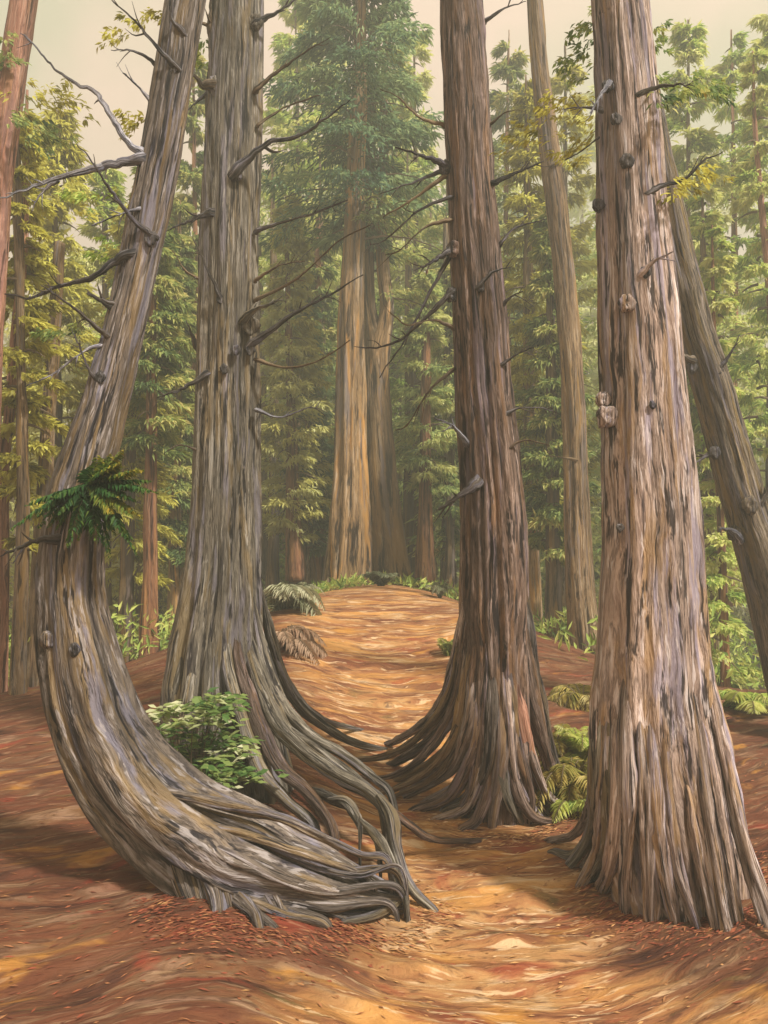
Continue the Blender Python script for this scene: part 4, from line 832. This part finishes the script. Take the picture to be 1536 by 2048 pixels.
# shrub in the bend of the curved tree
sb = P(400, 1580, 6.25); sb[2] = float(gz(sb[0], sb[1]))
sh = thing('green_shrub', sb, 'bushy green shrub growing in the crook between the curved tree and tall cedar', 'shrub')
r = random.Random(9)
for k, (px, py) in enumerate([(300, 1460), (325, 1428), (350, 1500), (335, 1545), (365, 1462), (385, 1440), (398, 1490), (410, 1410), (430, 1394), (425, 1440), (452, 1420), (460, 1400), (440, 1470), (462, 1505), (485, 1480), (402, 1530), (420, 1562), (450, 1550), (478, 1540), (492, 1552), (372, 1530), (350, 1568), (392, 1570), (312, 1490), (440, 1520), (345, 1415)]):
    tip = P(px, py, 6.15 + r.uniform(-.25, .25)) - sb; c0 = np.array([r.uniform(-.12, .12), r.uniform(-.08, .08), .0])
    mid = (tip + c0)*.5 + np.array([0, 0, .12])
    st = tube_obj('stem', [c0, mid, tip], [.008, .005, .002], M['twig'], sh, (0, 0, 0), nseg=5, ds=.06, frame='pt', lump=0)
    n = 34; rr = np.random.default_rng(k)
    pos = tip + rr.normal(0, 1, (n, 3)) * np.array([.085, .07, .022])
    dirs = np.stack([rr.choice([-1, 1], n)*1.0, rr.normal(0, .6, n), rr.normal(-.05, .25, n)], -1)
    V, Ft_, T = leaves(pos, dirs, np.tile([0, -.25, 1.], (n, 1)) + rr.normal(0, .25, (n, 3)), 0.095*rr.uniform(.6, 1.3, n), .045*rr.uniform(.7, 1.3, n), np.clip(.45 + (.3 if k % 4 == 1 else 0) + rr.normal(0, .17, n), 0, 1), .15)  # every fourth spray paler: cream lit tips painted into the leaf tone
    link('spray', make_mesh('spray', V, Ft_, {'tone': T}, False), M['fol_shrub'], sh)['kind'] = 'stuff'
    n = 14; q = rr.uniform(.25, .95, n)[:, None]
    pos = c0 + (tip-c0)*q + rr.normal(0, .045, (n, 3)); pos[:, 2] += .06
    V, Ft_, T = leaves(pos, rr.normal(0, 1, (n, 3))*np.array([1, .7, .4]), np.tile([0, -.2, 1.], (n, 1)), np.full(n, .075), np.full(n, .03), np.clip(.22 + rr.normal(0, .12, n), 0, 1), .2)
    link('lower_leaves', make_mesh('lower_leaves', V, Ft_, {'tone': T}, False), M['fol_shrub'], st)['kind'] = 'stuff'

# hanging evergreen sprig on the curved tree (a leafy shoot of that tree)
o0 = P(178, 968, 5.02)
sprig = bpy.data.objects.new('evergreen_sprig', None); COL.objects.link(sprig); sprig.parent = A.root
sprig.location = [float(c) for c in (o0 - A.base)]
for k, (px, py, sg) in enumerate([(62, 1008, .15), (45, 1050, .25), (95, 1045, .3), (130, 1040, .3), (150, 1062, .35), (178, 1050, .4), (205, 1075, .35), (240, 1065, .3), (250, 1085, .3), (270, 1030, .2), (308, 985, .2), (300, 962, .15), (285, 940, .1), (240, 925, .1), (222, 905, .1), (248, 898, .1), (215, 1020, .3), (190, 925, .1), (262, 1000, .25), (112, 992, .2)]):
    for rep_ in range(2):
      jx, jy = (0, 0) if rep_ == 0 else (18*math.sin(k*1.7), 14*math.cos(k*2.9))
      tip = P(px + jx, py + jy, 5.0 - .12*math.sin(k*2.1 + rep_)) - o0; L = np.linalg.norm(tip)*(1-.22*rep_); d_ = tip + np.array([0, 0, sg*L])
      c, (V, Ft_, T) = frond((0, 0, 0), d_, L*1.05, sg, .075, .017, 40, 300+k+50*rep_, .30 + (.28 if k in (12, 13, 14, 15, 16, 9) else 0), tipTone=.38)
      V = V + np.random.default_rng(k+9*rep_).normal(0, .004, V.shape)
      f = link('frond', make_mesh('frond', V, Ft_, {'tone': T}, False), M['fol_sprig'], sprig)
knot(A, 190, 975, 16)

# ------------------------------------------------------------------ fallen litter and undergrowth
n = 5500; r = np.random.default_rng(77)
y = 2.2 + 11.5 * r.random(n)**1.25; x = (r.random(n)*1.1 - .55) * (y + .4) * 1.0
for cx_, cy_, rad_, m_ in ((C_.base[0], 6.75, .55, 1800), (D.base[0], 5.3, .62, 2600), (P(560, 0, 5.1)[0], 5.05, .5, 1400), (B.base[0], 7.1, .6, 1400), (P(430, 0, 5.1)[0], 4.95, .35, 900), (P(760, 0, 5.1)[0], 5.1, .35, 900)):
    a_ = r.uniform(0, 6.28, m_); q_ = rad_ * (.75 + .35*np.abs(r.normal(0, 1, m_)))
    x = np.r_[x, cx_ + q_*np.cos(a_)]; y = np.r_[y, cy_ + q_*np.sin(a_)]
n = len(x)
z = gz(x, y)
e = .02; fy0 = flow(x, y)[1]; gxx = (flow(x+e, y)[1]-fy0)/e; gyy = (flow(x, y+e)[1]-fy0)/e
dirn = np.stack([gyy, -gxx, 0*gxx], -1) * r.choice([-1, 1], n)[:, None] + r.normal(0, .28, (n, 3)); 
dirn[:, 2] = (gz(x + .03*dirn[:, 0], y + .03*dirn[:, 1]) - z)/.03 + r.normal(0, .1, n)
V, Ft_, T = leaves(np.stack([x, y, z+.004+.012*r.random(n)**3], -1), dirn, np.tile([0, 0, 1.], (n, 1)) + r.normal(0, .2, (n, 3)), r.uniform(.02, .075, n), r.uniform(.006, .015, n), np.clip(.22 + .45*pathmask(x, y) + r.normal(0, .16, n), 0, 1), .02)
tag(link('leaf_litter', make_mesh('leaf_litter', V, Ft_, {'tone': T}, False), M['litter']), 'fallen bark shreds and dry leaves strewn over path and banks', 'leaf litter', None, 'stuff')
# low growth along the crest and sides
n = 22000; x = r.uniform(-10, 10, n); y = r.uniform(11, 18, n)
keep = ((np.abs(x+.25) > 2.5) | (y > 15.4)) & ((y > 14.2) | (r.random(n) < .5*ss((np.abs(x)-2)/2.5)))
x, y = x[keep], y[keep]; cl = fbm(x*1.2, y*1.2, 0, 4, 2) > -.05; x, y = x[cl], y[cl]; n = len(x); z = ground(x, y)
pos = np.stack([x, y, z + r.uniform(-.02, .14, n) + r.random(n) * .9 * ss((np.abs(x+.2)-2.6)/1.5)], -1)
V, Ft_, T = leaves(pos, np.stack([r.normal(0, .7, n), r.normal(0, .5, n), r.uniform(.2, 1.2, n)], -1), np.tile([0, -1., .4], (n, 1)), r.uniform(.1, .26, n), r.uniform(.02, .06, n), np.clip(r.normal(.4, .2, n), 0, 1), .3)
tag(link('undergrowth', make_mesh('undergrowth', V, Ft_, {'tone': T}, False), M['fol_light']), 'low ragged undergrowth along the crest behind the path', 'undergrowth', None, 'stuff')
print('tris', sum(len(o.data.loops) - 2*len(o.data.polygons) for o in S.objects if o.type == 'MESH'))
